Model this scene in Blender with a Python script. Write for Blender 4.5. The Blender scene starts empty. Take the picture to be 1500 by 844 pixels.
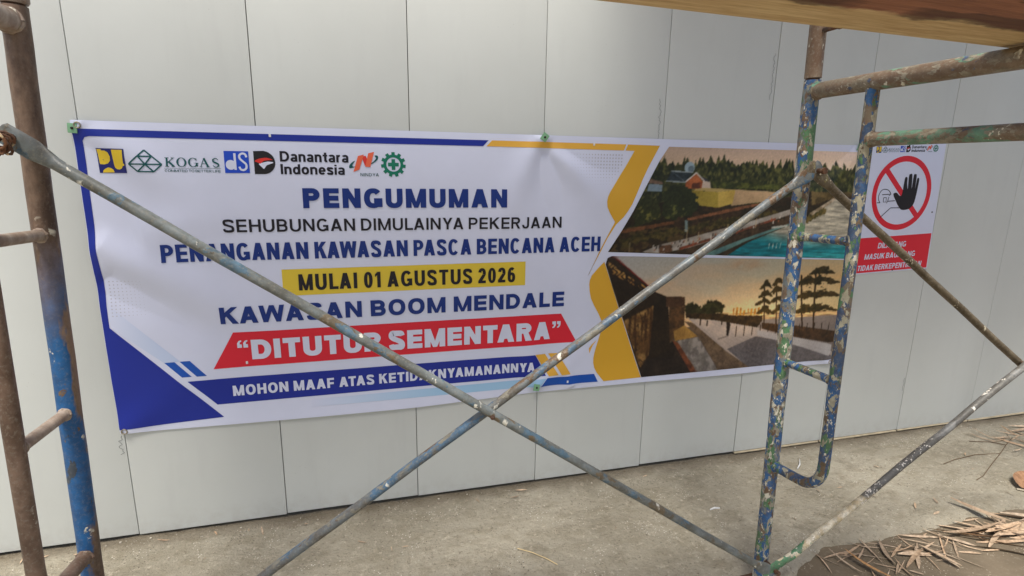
import bpy, bmesh, math, random
import numpy as np
from mathutils import Vector, Matrix

random.seed(7)
RNG = np.random.default_rng(7)
scene = bpy.context.scene
COL = scene.collection
PI = math.pi

# ------------------------------------------------------------------ camera
cam_d = bpy.data.cameras.new('camera')
cam = bpy.data.objects.new('camera', cam_d)
COL.objects.link(cam)
yaw, pitch, roll = math.radians(15.3211), math.radians(-12.509), math.radians(0.93274)
fw = Vector((math.sin(yaw)*math.cos(pitch), math.cos(yaw)*math.cos(pitch), math.sin(pitch)))
rt0 = Vector((math.cos(yaw), -math.sin(yaw), 0))
up0 = rt0.cross(fw)
rt = rt0*math.cos(roll) + up0*math.sin(roll)
up = up0*math.cos(roll) - rt0*math.sin(roll)
m3 = Matrix((rt, up, -fw)).transposed()
cam.matrix_world = Matrix.Translation((0.82939, -2.02494, 1.33082)) @ m3.to_4x4()
cam_d.sensor_fit = 'HORIZONTAL'
cam_d.sensor_width = 36.0
cam_d.lens = 799.9/1500*36.0
cam_d.clip_start = 0.02
cam_d.clip_end = 2000
scene.camera = cam

# ------------------------------------------------------------------ sky, sun, exposure
SUN_EL, SUN_AZ = math.radians(66), math.radians(200)    # compass direction the light comes from (0 = +y)
world = bpy.data.worlds.new('World')
scene.world = world
world.use_nodes = True
wn = world.node_tree
sky = wn.nodes.new('ShaderNodeTexSky')
sky.sky_type = 'NISHITA'
sky.sun_disc = False
sky.sun_elevation = SUN_EL
sky.sun_rotation = SUN_AZ
sky.air_density = 1.0
sky.dust_density = 4.0
sky.ozone_density = 1.0
bg = wn.nodes['Background']
bg.inputs['Strength'].default_value = 0.115
wn.links.new(sky.outputs['Color'], bg.inputs['Color'])
sun_d = bpy.data.lights.new('sun', 'SUN')
sun_d.energy = 3.0
sun_d.angle = math.radians(15)
sun_d.color = (1.0, 0.965, 0.91)
sun = bpy.data.objects.new('sun', sun_d)
COL.objects.link(sun)
sd = Vector((math.sin(SUN_AZ)*math.cos(SUN_EL), math.cos(SUN_AZ)*math.cos(SUN_EL), math.sin(SUN_EL)))
sun.rotation_euler = sd.to_track_quat('Z', 'Y').to_euler()
sun.location = (0, -6, 8)
scene.view_settings.view_transform = 'Standard'
scene.view_settings.look = 'None'
scene.view_settings.exposure = 0.48
scene.view_settings.gamma = 1.0
scene.view_settings.use_curve_mapping = False

# ------------------------------------------------------------------ helpers
def lin(c):
    return tuple((v/12.92 if v <= 0.04045 else ((v+0.055)/1.055)**2.4) for v in c)
def S(r, g, b):
    return lin((r/255, g/255, b/255))

def link(o, parent=None):
    COL.objects.link(o)
    if parent is not None:
        o.parent = parent
    return o
def tag(o, label=None, cat=None, group=None, kind=None):
    if label: o['label'] = label
    if cat: o['category'] = cat
    if group: o['group'] = group
    if kind: o['kind'] = kind
    return o
def empty(name, loc=(0, 0, 0), rot=(0, 0, 0)):
    o = bpy.data.objects.new(name, None)
    o.empty_display_size = 0.1
    COL.objects.link(o)
    o.location = loc
    o.rotation_euler = rot
    return o
def build(name, bm, mat, parent=None, smooth=True, mats=None):
    me = bpy.data.meshes.new(name)
    bm.normal_update()
    bm.to_mesh(me)
    bm.free()
    for m in (mats or [mat]):
        me.materials.append(m)
    if smooth:
        me.polygons.foreach_set('use_smooth', [True]*len(me.polygons))
        try:
            me.set_sharp_from_angle(angle=math.radians(40))
        except Exception:
            pass
    o = bpy.data.objects.new(name, me)
    return link(o, parent)
def copy_tree(o, parent=None):
    c = o.copy()
    COL.objects.link(c)
    if parent is not None:
        c.parent = parent
    for ch in list(o.children):
        copy_tree(ch, c)
    return c
def add_box(bm, x0, x1, y0, y1, z0, z1, bev=0.0, mi=0):
    r = bmesh.ops.create_cube(bm, size=1.0)
    vs = r['verts']
    for v in vs:
        v.co = Vector((x0 + (v.co.x+.5)*(x1-x0), y0 + (v.co.y+.5)*(y1-y0), z0 + (v.co.z+.5)*(z1-z0)))
    fs = list({f for v in vs for f in v.link_faces})
    for f in fs: f.material_index = mi
    if bev > 0:
        es = list({e for v in vs for e in v.link_edges})
        bmesh.ops.bevel(bm, geom=es, offset=bev, segments=2, profile=0.6, affect='EDGES')
def add_tube(bm, pts, r, seg=18, cap=True, bump=0.0):
    """round bar along pts; r is a number or one (ra, rb) per point; frame carried along the path"""
    pts = [Vector(p) for p in pts]
    n = len(pts)
    rr = r if isinstance(r, (list, tuple)) else [r]*n
    rr = [(q, q) if not isinstance(q, (list, tuple)) else q for q in rr]
    tang = []
    for i in range(n):
        a = pts[max(0, i-1)]; b = pts[min(n-1, i+1)]
        tang.append((b-a).normalized())
    ref = Vector((0, 1, 0)) if abs(tang[0].y) < 0.9 else Vector((0, 0, 1))
    u = (ref - tang[0]*ref.dot(tang[0])).normalized()
    rings = []
    for i in range(n):
        u = (u - tang[i]*u.dot(tang[i])).normalized()
        v = tang[i].cross(u)
        ring = []
        for k in range(seg):
            a = 2*PI*k/seg
            w = 1 + random.uniform(-bump, bump)
            ring.append(bm.verts.new(pts[i] + u*math.cos(a)*rr[i][0]*w + v*math.sin(a)*rr[i][1]*w))
        rings.append(ring)
    for i in range(n-1):
        for k in range(seg):
            bm.faces.new((rings[i][k], rings[i][(k+1) % seg], rings[i+1][(k+1) % seg], rings[i+1][k]))
    if cap:
        bm.faces.new(list(reversed(rings[0])))
        bm.faces.new(rings[-1])
def seg_pts(a, b, n, wob=0.0):
    a = Vector(a); b = Vector(b)
    return [a.lerp(b, i/n) + Vector((random.uniform(-wob, wob),)*1 + (random.uniform(-wob, wob), 0)) for i in range(n+1)]
def tube_obj(name, pts, r, mat, parent, seg=18, bump=0.0):
    bm = bmesh.new()
    add_tube(bm, pts, r, seg, bump=bump)
    return build(name, bm, mat, parent)

# numpy value noise ---------------------------------------------------
_perm = RNG.random((64, 64))
def vnoise(x, y):
    x = np.asarray(x, float); y = np.asarray(y, float)
    xi = np.floor(x).astype(int); yi = np.floor(y).astype(int)
    fx = x-xi; fy = y-yi
    fx = fx*fx*(3-2*fx); fy = fy*fy*(3-2*fy)
    g = lambda i, j: _perm[i % 64, j % 64]
    return (g(xi, yi)*(1-fx)+g(xi+1, yi)*fx)*(1-fy) + (g(xi, yi+1)*(1-fx)+g(xi+1, yi+1)*fx)*fy
def fbm(x, y, o=4):
    s = 0; a = .5
    for i in range(o):
        s = s + a*vnoise(x*2**i + 17.3*i, y*2**i + 5.1*i); a *= .5
    return s

# ------------------------------------------------------------------ materials
class NT:
    def __init__(self, name):
        self.m = bpy.data.materials.new(name)
        self.m.use_nodes = True
        self.t = self.m.node_tree
        self.b = self.t.nodes['Principled BSDF']
        self._co = None
    def n(self, typ, **kw):
        nd = self.t.nodes.new(typ)
        for k, v in kw.items():
            if k in nd.inputs.keys():
                if hasattr(v, 'links') or isinstance(v, bpy.types.NodeSocket): self.t.links.new(v, nd.inputs[k])
                else: nd.inputs[k].default_value = v
            else:
                setattr(nd, k, v)
        return nd
    def l(self, a, b): self.t.links.new(a, b)
    def coord(self, scale=(1, 1, 1), loc=(0, 0, 0)):
        if self._co is None:
            self._co = self.t.nodes.new('ShaderNodeTexCoord').outputs['Object']
        mp = self.t.nodes.new('ShaderNodeMapping')
        mp.inputs['Scale'].default_value = scale
        mp.inputs['Location'].default_value = loc
        self.l(self._co, mp.inputs['Vector'])
        return mp.outputs['Vector']
    def noise(self, scale, detail=4, rough=.55, vs=(1, 1, 1), loc=(0, 0, 0), dist=0.0):
        nd = self.t.nodes.new('ShaderNodeTexNoise')
        nd.inputs['Scale'].default_value = scale
        nd.inputs['Detail'].default_value = detail
        nd.inputs['Roughness'].default_value = rough
        nd.inputs['Distortion'].default_value = dist
        self.l(self.coord(vs, loc), nd.inputs['Vector'])
        return nd.outputs['Fac']
    def voro(self, scale, vs=(1, 1, 1), loc=(0, 0, 0)):
        nd = self.t.nodes.new('ShaderNodeTexVoronoi')
        nd.inputs['Scale'].default_value = scale
        self.l(self.coord(vs, loc), nd.inputs['Vector'])
        return nd
    def ramp(self, fac, a, b, lo=0.0, hi=1.0):
        nd = self.t.nodes.new('ShaderNodeMapRange')
        nd.inputs['From Min'].default_value = a
        nd.inputs['From Max'].default_value = b
        nd.inputs['To Min'].default_value = lo
        nd.inputs['To Max'].default_value = hi
        self.l(fac, nd.inputs['Value'])
        return nd.outputs['Result']
    def math(self, op, a, b=0.0):
        nd = self.t.nodes.new('ShaderNodeMath'); nd.operation = op
        for i, v in enumerate((a, b)):
            if isinstance(v, bpy.types.NodeSocket): self.l(v, nd.inputs[i])
            else: nd.inputs[i].default_value = v
        return nd.outputs[0]
    def mix(self, fac, a, b):
        nd = self.t.nodes.new('ShaderNodeMix'); nd.data_type = 'RGBA'
        for idx, v in ((0, fac), (6, a), (7, b)):
            if isinstance(v, bpy.types.NodeSocket): self.l(v, nd.inputs[idx])
            elif idx == 0: nd.inputs[0].default_value = v
            else: nd.inputs[idx].default_value = (*v, 1)
        return nd.outputs[2]
    def bump(self, h, strength=.3, dist=.002):
        nd = self.t.nodes.new('ShaderNodeBump')
        nd.inputs['Strength'].default_value = strength
        nd.inputs['Distance'].default_value = dist
        self.l(h, nd.inputs['Height'])
        self.l(nd.outputs['Normal'], self.b.inputs['Normal'])
    def set(self, color=None, rough=None, metal=None, spec=None):
        for k, v in (('Base Color', color), ('Roughness', rough), ('Metallic', metal), ('Specular IOR Level', spec)):
            if v is None: continue
            if isinstance(v, bpy.types.NodeSocket): self.l(v, self.b.inputs[k])
            elif k == 'Base Color': self.b.inputs[k].default_value = (*v, 1)
            else: self.b.inputs[k].default_value = v
        return self.m

def mat_wall():
    t = NT('wall_board')
    c = t.mix(t.ramp(t.noise(2.2, 5, .6), .35, .7), (.60, .622, .585), (.635, .658, .622))
    c = t.mix(t.ramp(t.noise(14, 4, .6, (1, 1, .15)), .55, .75, 0, .25), c, (.54, .555, .53))
    # splash dirt near the ground
    sep = t.t.nodes.new('ShaderNodeSeparateXYZ'); t.l(t.coord(), sep.inputs[0])
    low = t.ramp(sep.outputs['Z'], .0, .10, 1, 0)
    d = t.math('MULTIPLY', low, t.ramp(t.noise(26, 6, .7), .42, .62))
    c = t.mix(t.math('MULTIPLY', d, .28), c, (.40, .37, .31))
    sp = t.voro(60)
    c = t.mix(t.math('MULTIPLY', t.ramp(sp.outputs['Distance'], .06, .10, 1, 0), t.ramp(t.noise(3.1), .58, .62, 0, .35)), c, (.30, .29, .27))
    t.bump(t.math('ADD', t.math('MULTIPLY', t.noise(2.0, 2), 14.0), t.noise(160, 3)), .10, .001)
    return t.set(c, .42, 0, .4)
def mat_plain(name, col, rough=.5, metal=0, spec=.4, var=.12, scale=30):
    t = NT(name)
    a = tuple(v*(1-var) for v in col); b = tuple(min(1, v*(1+var)) for v in col)
    c = t.mix(t.ramp(t.noise(scale, 4), .3, .7), a, b)
    return t.set(c, rough, metal, spec)
def mat_vinyl(name, col):
    t = NT(name)
    a = tuple(v*.965 for v in col)
    c = t.mix(t.ramp(t.noise(9, 4, .6), .3, .7), a, col)
    t.bump(t.noise(420, 2), .06, .0006)
    return t.set(c, .38, 0, .38)
def mat_vcol(name, rough=.4):
    t = NT(name)
    at = t.t.nodes.new('ShaderNodeVertexColor'); at.layer_name = 'Col'
    return t.set(at.outputs['Color'], rough, 0, .35)

RUST = S(112, 90, 70); RUSTD = S(78, 60, 48); BROWN = S(138, 120, 98); CREAM = S(214, 208, 188)
BLUE = S(46, 94, 142); BLUED = S(58, 84, 116); GREEN = S(82, 122, 84); GREENL = S(106, 146, 120); STEEL = S(140, 148, 152); STEELB = S(118, 146, 166)
def mat_peel(name, base, base2, coats, splat=0.5, splat_col=CREAM, seed=0.0, rough=.5, metal=0.0, scale=1.0, extra=None, along=(1, 1, .55), grime=1.0):
    """old tube paint: base metal or rust, then each coat (colour, coverage, feature scale) showing in hard-edged flakes, then paint drips"""
    t = NT(name)
    c = t.mix(t.ramp(t.noise(28*scale, 6, .65, along, (seed, 0, 0)), .38, .62), base, base2)
    h = t.noise(60*scale, 5, .7, along, (seed, 1, 0))
    for i, (col, cov, sc) in enumerate(coats):
        n1 = t.noise(sc*scale, 6, .62, along, (seed + 3.7*i, 2.1*i, 1.3*i), .3)
        th = .66 - .32*cov
        mk = t.ramp(n1, th, th + .015)
        shade = t.mix(t.ramp(t.noise(45*scale, 3, .6, (1, 1, 1), (i, seed, 0)), .3, .7), tuple(v*.75 for v in col), tuple(min(1, v*1.2) for v in col))
        c = t.mix(mk, c, shade)
        h = t.math('ADD', h, t.math('MULTIPLY', mk, .6))
    if extra: c = extra(t, c)
    c = t.mix(t.ramp(t.noise(34*scale, 7, .75, (1, 1, 1), (seed, 7, 3)), .46, .66, 0, .6*grime), c, tuple(v*.8 for v in base2))
    c = t.mix(t.ramp(t.noise(150, 4, .7, (1, 1, 1), (seed, 1, 3)), .52, .66, 0, .45*grime), c, S(150, 142, 126))
    if splat > 0:
        wob = t.n('ShaderNodeTexNoise', Scale=70.0, Detail=3.0)
        t.l(t.coord(), wob.inputs['Vector'])
        va = t.t.nodes.new('ShaderNodeVectorMath'); va.operation = 'MULTIPLY_ADD'
        t.l(wob.outputs['Color'], va.inputs[0]); va.inputs[1].default_value = (.020, .020, .030); t.l(t.coord((1, 1, .55), (seed, seed*2, 0)), va.inputs[2])
        v = t.voro(34*scale); t.l(va.outputs[0], v.inputs['Vector'])
        mk = t.math('MULTIPLY', t.ramp(t.math('ADD', v.outputs['Distance'], t.math('MULTIPLY', t.math('SUBTRACT', t.noise(90, 3), .5), .5)), .22, .25, 1, 0), t.ramp(t.noise(11*scale, 3, .5, (1, 1, 1), (seed, 9, 0)), .62-.12*splat, .645-.12*splat))
        c = t.mix(mk, c, splat_col)
        v2 = t.voro(105*scale); t.l(va.outputs[0], v2.inputs['Vector'])
        mk2 = t.math('MULTIPLY', t.ramp(v2.outputs['Distance'], .22, .27, 1, 0), t.ramp(t.noise(7*scale, 3, .5, (1, 1, 1), (seed, 4, 2)), .65-.14*splat, .68-.14*splat))
        c = t.mix(mk2, c, tuple(min(1, q*1.05) for q in splat_col))
        h = t.math('ADD', h, mk)
    t.bump(h, .5, .0015)
    rg = t.ramp(t.noise(22, 4), .3, .7, rough-.1, rough+.15)
    return t.set(c, rg, metal, .45)

def rust_top(z0, z1, col):
    """paint worn back to rust above the height z0..z1 of the tube"""
    def f(t, c):
        sep = t.t.nodes.new('ShaderNodeSeparateXYZ'); t.l(t.coord(), sep.inputs[0])
        zz = t.math('ADD', sep.outputs['Z'], t.math('MULTIPLY', t.math('SUBTRACT', t.noise(9, 5, .6, (1, 1, .4)), .5), .5))
        rx = t.math('ADD', t.math('MULTIPLY', sep.outputs['X'], 16), t.math('MULTIPLY', t.math('SUBTRACT', t.noise(10, 5, .65, (1, 1, .35), (2, 0, 0)), .5), 2.4))
        c2 = t.mix(t.ramp(t.noise(18, 6, .65, (1, 1, .4)), .4, .62), col, RUSTD)
        c = t.mix(t.ramp(rx, .22, .34), c, c2)
        return t.mix(t.ramp(zz, z0, z1), c, c2)
    return f
M = {}
M['wall'] = mat_wall()
M['cavity'] = mat_plain('dark_core', (.05, .048, .045), .9)
# right-hand frame: many coats of blue and green over rust
M['multi_leg'] = mat_peel('flaked_multicolour_paint', BROWN, RUST, [(S(120, 128, 128), .6, 30), (BLUE, .56, 22), (GREEN, .36, 24), (S(160, 154, 134), .36, 46), (RUST, .26, 50), (CREAM, .26, 60)], .45, seed=1.0, grime=.6)
M['multi_beam'] = mat_peel('flaked_green_paint', BROWN, RUST, [(GREENL, .42, 9), (BLUED, .16, 24), (S(126, 114, 94), .44, 30), (S(150, 142, 122), .26, 50)], .45, seed=5.0, along=(1, .55, 1))
M['multi_inner'] = mat_peel('flaked_blue_paint', S(120, 112, 94), RUST, [(BLUED, .66, 22), (BLUE, .46, 28), (GREEN, .34, 26), (S(176, 170, 146), .38, 46), (S(110, 92, 70), .26, 50)], .5, seed=8.0, grime=.6)
M['multi_upper'] = mat_peel('worn_brown_tube', BROWN, S(110, 84, 62), [(S(150, 120, 70), .16, 20)], .6, seed=12.0)
# left-hand frame: rust with one blue coat left low down
M['rust_blue'] = mat_peel('blue_paint_rusting_off', S(118, 98, 78), RUSTD, [(S(30, 90, 142), 1.05, 9), (S(64, 74, 84), .16, 22), (S(110, 88, 64), .10, 30)], .05, seed=3.0, grime=.45, extra=rust_top(.98, 1.16, S(140, 116, 96)))
M['rust'] = mat_peel('rusty_brown_tube', S(134, 110, 92), S(98, 76, 60), [(S(60, 100, 130), .04, 10)], .12, seed=6.0, splat_col=S(176, 166, 150))
M['rust_pale'] = mat_peel('pale_rusty_tube', S(178, 162, 146), S(136, 114, 96), [], .1, seed=9.0)
# braces
M['brace_grey'] = mat_peel('weathered_steel_blue_grey', S(122, 130, 130), S(92, 92, 84), [(S(88, 114, 130), .36, 16), (S(112, 98, 76), .26, 30)], .28, seed=2.0, rough=.42, along=(.5, 1, .5), splat_col=S(220, 216, 200))
M['brace_blue'] = mat_peel('weathered_blue_grey_tube', S(112, 122, 126), S(92, 84, 72), [(S(76, 106, 130), .40, 14), (S(104, 82, 60), .22, 22), (S(132, 128, 114), .26, 40)], .3, seed=4.0, rough=.42, along=(.5, 1, .5), splat_col=S(216, 212, 196))
M['brace_olive'] = mat_peel('olive_brown_tube', S(112, 100, 78), S(80, 68, 50), [(S(138, 128, 84), .16, 10)], .4, seed=7.0, along=(.5, 1, .5), splat_col=S(196, 186, 160))
def cream_low(t, c):
    sep = t.t.nodes.new('ShaderNodeSeparateXYZ'); t.l(t.coord(), sep.inputs[0])
    zz = t.math('ADD', sep.outputs['Z'], t.math('MULTIPLY', t.math('SUBTRACT', t.noise(30, 4), .5), .06))
    cr = t.mix(t.ramp(t.noise(30, 5, .6, (1, 1, 1), (3, 0, 0)), .4, .6), S(236, 228, 204), S(200, 182, 144))
    gm = t.math('MULTIPLY', t.ramp(t.noise(24, 4, .6, (1, 1, 1), (6, 2, 0)), .48, .50), t.ramp(zz, -.52, -.50, 1, 0))
    cr = t.mix(gm, cr, S(88, 136, 100))
    return t.mix(t.ramp(zz, -.40, -.385), cr, c)
M['brace_cream'] = mat_peel('grey_tube_with_cream_end', S(112, 112, 108), S(92, 89, 82), [(S(130, 130, 126), .3, 16)], .85, seed=11.0, along=(.5, 1, .5), extra=cream_low, splat_col=S(232, 226, 212))
M['pin'] = mat_peel('rusted_pin', S(104, 70, 46), S(60, 42, 32), [], 0, seed=2.5, rough=.7)
M['wire'] = mat_peel('rusty_tie_wire', S(150, 100, 62), S(90, 58, 38), [(S(216, 190, 150), .2, 40)], 0, seed=3.5, rough=.65)

def mat_wood():
    t = NT('rough_sawn_plank')
    g = t.noise(5, 7, .62, (1.0, 14, 14), (0, 0, 0), .9)
    f = t.noise(30, 5, .6, (.6, 9, 9))
    sap = t.mix(t.ramp(g, .35, .66), S(220, 192, 142), S(190, 156, 108))
    sap = t.mix(t.ramp(f, .52, .70, 0, .5), sap, S(150, 112, 66))
    heart = t.mix(t.ramp(g, .36, .64), S(166, 112, 84), S(134, 88, 66))
    heart = t.mix(t.ramp(f, .5, .7, 0, .5), heart, S(176, 122, 82))
    sep = t.t.nodes.new('ShaderNodeSeparateXYZ'); t.l(t.coord(), sep.inputs[0])
    yy = t.math('ADD', sep.outputs['Y'], t.math('MULTIPLY', t.math('SUBTRACT', t.noise(4, 6, .62, (1, 2, 2), (4, 0, 0)), .5), .10))
    c = t.mix(t.ramp(yy, .048, .060), heart, sap)
    # dark bark stain along the boundary, knots
    st = t.math('MULTIPLY', t.math('MULTIPLY', t.ramp(yy, .014, .022), t.ramp(yy, .058, .064, 1, 0)), t.ramp(t.noise(3.3, 3, .5, (1, .2, .2), (1.9, 0, 0)), .47, .50))
    c = t.mix(t.math('MULTIPLY', st, .65), c, S(62, 44, 36))
    k = t.voro(15, (.55, 2.2, 2.2), (.4, 0, 0))
    c = t.mix(t.math('MULTIPLY', t.ramp(k.outputs['Distance'], .07, .16, 1, 0), t.ramp(t.noise(6, 2), .52, .58, 0, .85)), c, S(92, 58, 32))
    t.bump(t.math('ADD', f, g), .5, .002)
    return t.set(c, .75, 0, .3)
M['wood'] = mat_wood()

def mat_concrete():
    t = NT('rough_concrete')
    a = t.noise(1.6, 6, .62)
    b = t.noise(9, 7, .66, (1, 1.5, 1), (2, 1, 0))
    c = t.mix(t.ramp(a, .36, .66), S(168, 161, 143), S(150, 143, 125))
    c = t.mix(t.ramp(b, .48, .64, 0, .62), c, S(136, 128, 108))
    c = t.mix(t.ramp(t.noise(4.2, 6, .7, (1, 1, 1), (7, 3, 0)), .53, .64, 0, .5), c, S(122, 115, 98))
    c = t.mix(t.ramp(t.noise(48, 4, .7), .56, .70, 0, .6), c, S(196, 186, 166))
    c = t.mix(t.ramp(t.noise(80, 3, .7, (1, 1, 1), (3, 3, 0)), .58, .70, 0, .7), c, S(104, 94, 78))
    # pale cement crumbs and dark grit
    v = t.voro(95)
    c = t.mix(t.math('MULTIPLY', t.ramp(v.outputs['Distance'], .16, .20, 1, 0), t.ramp(t.noise(6, 4), .55, .60)), c, S(216, 210, 196))
    v = t.voro(70, (1, 1, 1), (5, 2, 0))
    c = t.mix(t.math('MULTIPLY', t.ramp(v.outputs['Distance'], .14, .19, 1, 0), t.ramp(t.noise(5, 4, .5, (1, 1, 1), (1, 8, 0)), .56, .60)), c, S(92, 84, 72))
    # damp grime along the foot of the fence
    sep = t.t.nodes.new('ShaderNodeSeparateXYZ'); t.l(t.coord(), sep.inputs[0])
    gy = t.math('ADD', sep.outputs['Y'], t.math('MULTIPLY', t.math('SUBTRACT', t.noise(7, 6, .65, (1, 1, 1), (0, 5, 0)), .5), .12))
    c = t.mix(t.ramp(gy, -.075, -.01, 0, .65), c, S(96, 84, 66))
    h = t.math('ADD', t.math('MULTIPLY', b, 1.2), t.noise(70, 5, .7))
    t.bump(h, 1.0, .011)
    return t.set(c, .9, 0, .25)
M['concrete'] = mat_concrete()
def mat_soil():
    t = NT('dark_damp_asphalt')
    c = t.mix(t.ramp(t.noise(3, 6, .65), .36, .64), S(116, 104, 86), S(94, 84, 68))
    c = t.mix(t.ramp(t.noise(60, 4, .7), .55, .7, 0, .6), c, S(134, 124, 106))
    v = t.voro(110)
    c = t.mix(t.math('MULTIPLY', t.ramp(v.outputs['Distance'], .16, .22, 1, 0), t.ramp(t.noise(9, 4), .54, .58)), c, S(176, 166, 146))
    t.bump(t.noise(90, 5, .7), .5, .004)
    return t.set(c, .85, 0, .3)
M['soil'] = mat_soil()
def mat_leaf(name, a, b):
    t = NT(name)
    oi = t.t.nodes.new('ShaderNodeVertexColor'); oi.layer_name = 'Col'
    c = t.mix(t.ramp(t.noise(60, 4, .6, (1, 1, 1)), .35, .65), a, b)
    mx = t.t.nodes.new('ShaderNodeMix'); mx.data_type = 'RGBA'; mx.blend_type = 'MULTIPLY'
    mx.inputs[0].default_value = 1
    t.l(c, mx.inputs[6]); t.l(oi.outputs['Color'], mx.inputs[7])
    return t.set(mx.outputs[2], .75, 0, .25)
M['leaf'] = mat_leaf('dry_leaf', S(200, 176, 148), S(156, 134, 110))
M['twig'] = mat_plain('dead_twig', S(96, 78, 58), .9)
M['green_pad'] = mat_plain('green_plastic_pad', S(128, 176, 136), .5)
M['screw'] = mat_plain('dark_screw', S(56, 56, 52), .4, .8)
M['eyelet'] = mat_plain('brass_eyelet', S(170, 160, 140), .35, .8)
M['white_plastic'] = mat_plain('white_plastic', S(226, 226, 224), .5)
M['pencil'] = mat_plain('pencil_smudge', S(132, 134, 132), .9, var=.3, scale=80)

# ------------------------------------------------------------------ ground
def ground_z(x, y):
    z = .010*(fbm(x*1.3+3, y*1.3+8, 3)-.45) + .010*(fbm(x*8, y*8, 3)-.45) + .007*(fbm(x*30, y*30, 2)-.37)
    z = z + .010*np.exp(-((y+.005)/.05)**2)*(fbm(x*5, y*3+2, 4)-.25)          # crumbs banked against the fence
    return z - .006
def slab_edge(x):
    """how far out (in -y) the slab reaches at x"""
    e = .645 + .05*(fbm(x*2.2, x*.3+4, 4)-.47) + .035*(fbm(x*14, 3+x, 3)-.45)
    return np.where(x < 2.12, 9.0, np.where(x < 2.42, e + (2.42-x)*.42, e))
def worn_edge(x, y):
    """the slab breaks down over its last few centimetres"""
    return .022*(1-np.clip((slab_edge(x)+y)/.055, 0, 1))**1.6
def height_sheet(name, xs, ys, mat, keep, skirt):
    X, Y = np.meshgrid(xs, ys)
    Z = ground_z(X, Y) - worn_edge(X, Y)
    nx, ny = len(xs), len(ys)
    idx = np.arange(nx*ny).reshape(ny, nx)
    q = np.stack([idx[:-1, :-1], idx[:-1, 1:], idx[1:, 1:], idx[1:, :-1]], -1).reshape(-1, 4)
    cx = ((X[:-1, :-1]+X[1:, 1:])/2).ravel(); cy = ((Y[:-1, :-1]+Y[1:, 1:])/2).ravel()
    q = q[keep(cx, cy)]
    me = bpy.data.meshes.new(name)
    me.from_pydata(np.stack([X.ravel(), Y.ravel(), Z.ravel()], -1).tolist(), [], q.tolist())
    bm = bmesh.new(); bm.from_mesh(me)
    bmesh.ops.delete(bm, geom=[v for v in bm.verts if not v.link_faces], context='VERTS')
    be = [e for e in bm.edges if e.is_boundary]
    r = bmesh.ops.extrude_edge_only(bm, edges=be)
    for v in r['geom']:
        if isinstance(v, bmesh.types.BMVert): v.co.z -= skirt
    bpy.data.meshes.remove(me)
    return build(name, bm, mat)
xs = np.concatenate([np.arange(-6, -1.2, .2), np.arange(-1.2, 4.9, .0125), np.arange(4.9, 9, .2)])
ys = np.concatenate([np.arange(-6, -1.3, .2), np.arange(-1.3, -.86, .04), np.arange(-.86, .16, .0125)])
slab = height_sheet('concrete_apron', xs, ys, M['concrete'], lambda x, y: -y < slab_edge(x), .06)
tag(slab, kind='structure')
bm = bmesh.new()
L = 400
n = 60
# one sheet to the horizon, finer near the fence
gx = sorted(set([-L, -60, 60, L] + [round(-8+.25*i, 3) for i in range(73)]))
gy = sorted(set([-L, -60, 60, L] + [round(-8+.25*i, 3) for i in range(37)]))
vv = [[bm.verts.new((x, y, -.026 + (.006*float(vnoise(x*3, y*3)) if abs(x) < 20 and abs(y) < 20 else 0))) for x in gx] for y in gy]
for j in range(len(gy)-1):
    for i in range(len(gx)-1):
        bm.faces.new((vv[j][i], vv[j][i+1], vv[j+1][i+1], vv[j+1][i]))
tag(build('ground', bm, M['soil']), kind='structure')

# ------------------------------------------------------------------ panel fence
fence = empty('panel_fence', (0, 0, 0))
tag(fence, 'long pale grey hoarding of flat upright boards carrying the banner and the warning sign', 'fence')
for k in range(-7, 17):
    bm = bmesh.new()
    jy = random.uniform(-.0008, .0008)
    add_box(bm, k*.5+.0013, k*.5+.4987, 0+jy, .045, .010+random.uniform(-.002, .003)+(.004 if k in (4, 5) else 0), 2.45, .0012)
    build('board', bm, M['wall'], fence)
bm = bmesh.new()
add_box(bm, -3.5, 8.5, .012, .040, .012, 2.44)
build('dark_core', bm, M['cavity'], fence)
bm = bmesh.new()
for a in range(5, 12):
    add_box(bm, a*.5+.004, a*.5+.494, -.004, .03, .001+random.uniform(0, .002), .0085, .001)
build('bottom_strip', bm, mat_plain('cream_bottom_strip', S(196, 182, 152), .8, var=.25, scale=14), fence)
# faint pencil scrawl left beside some joints
def scrawl(x, z0, z1, w):
    bm = bmesh.new()
    n = int((z1-z0)/.006)
    pts = [(x + random.uniform(-w, w), -.0012, z0+(z1-z0)*i/n) for i in range(n+1)]
    add_tube(bm, pts, .0007, 4)
    o = build('pencil_mark', bm, M['pencil'], fence)
scrawl(1.977, 1.44, 1.60, .006); scrawl(2.482, 1.62, 1.80, .005); scrawl(-.014, .33, .40, .008); scrawl(3.49, .23, .30, .003)

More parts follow.
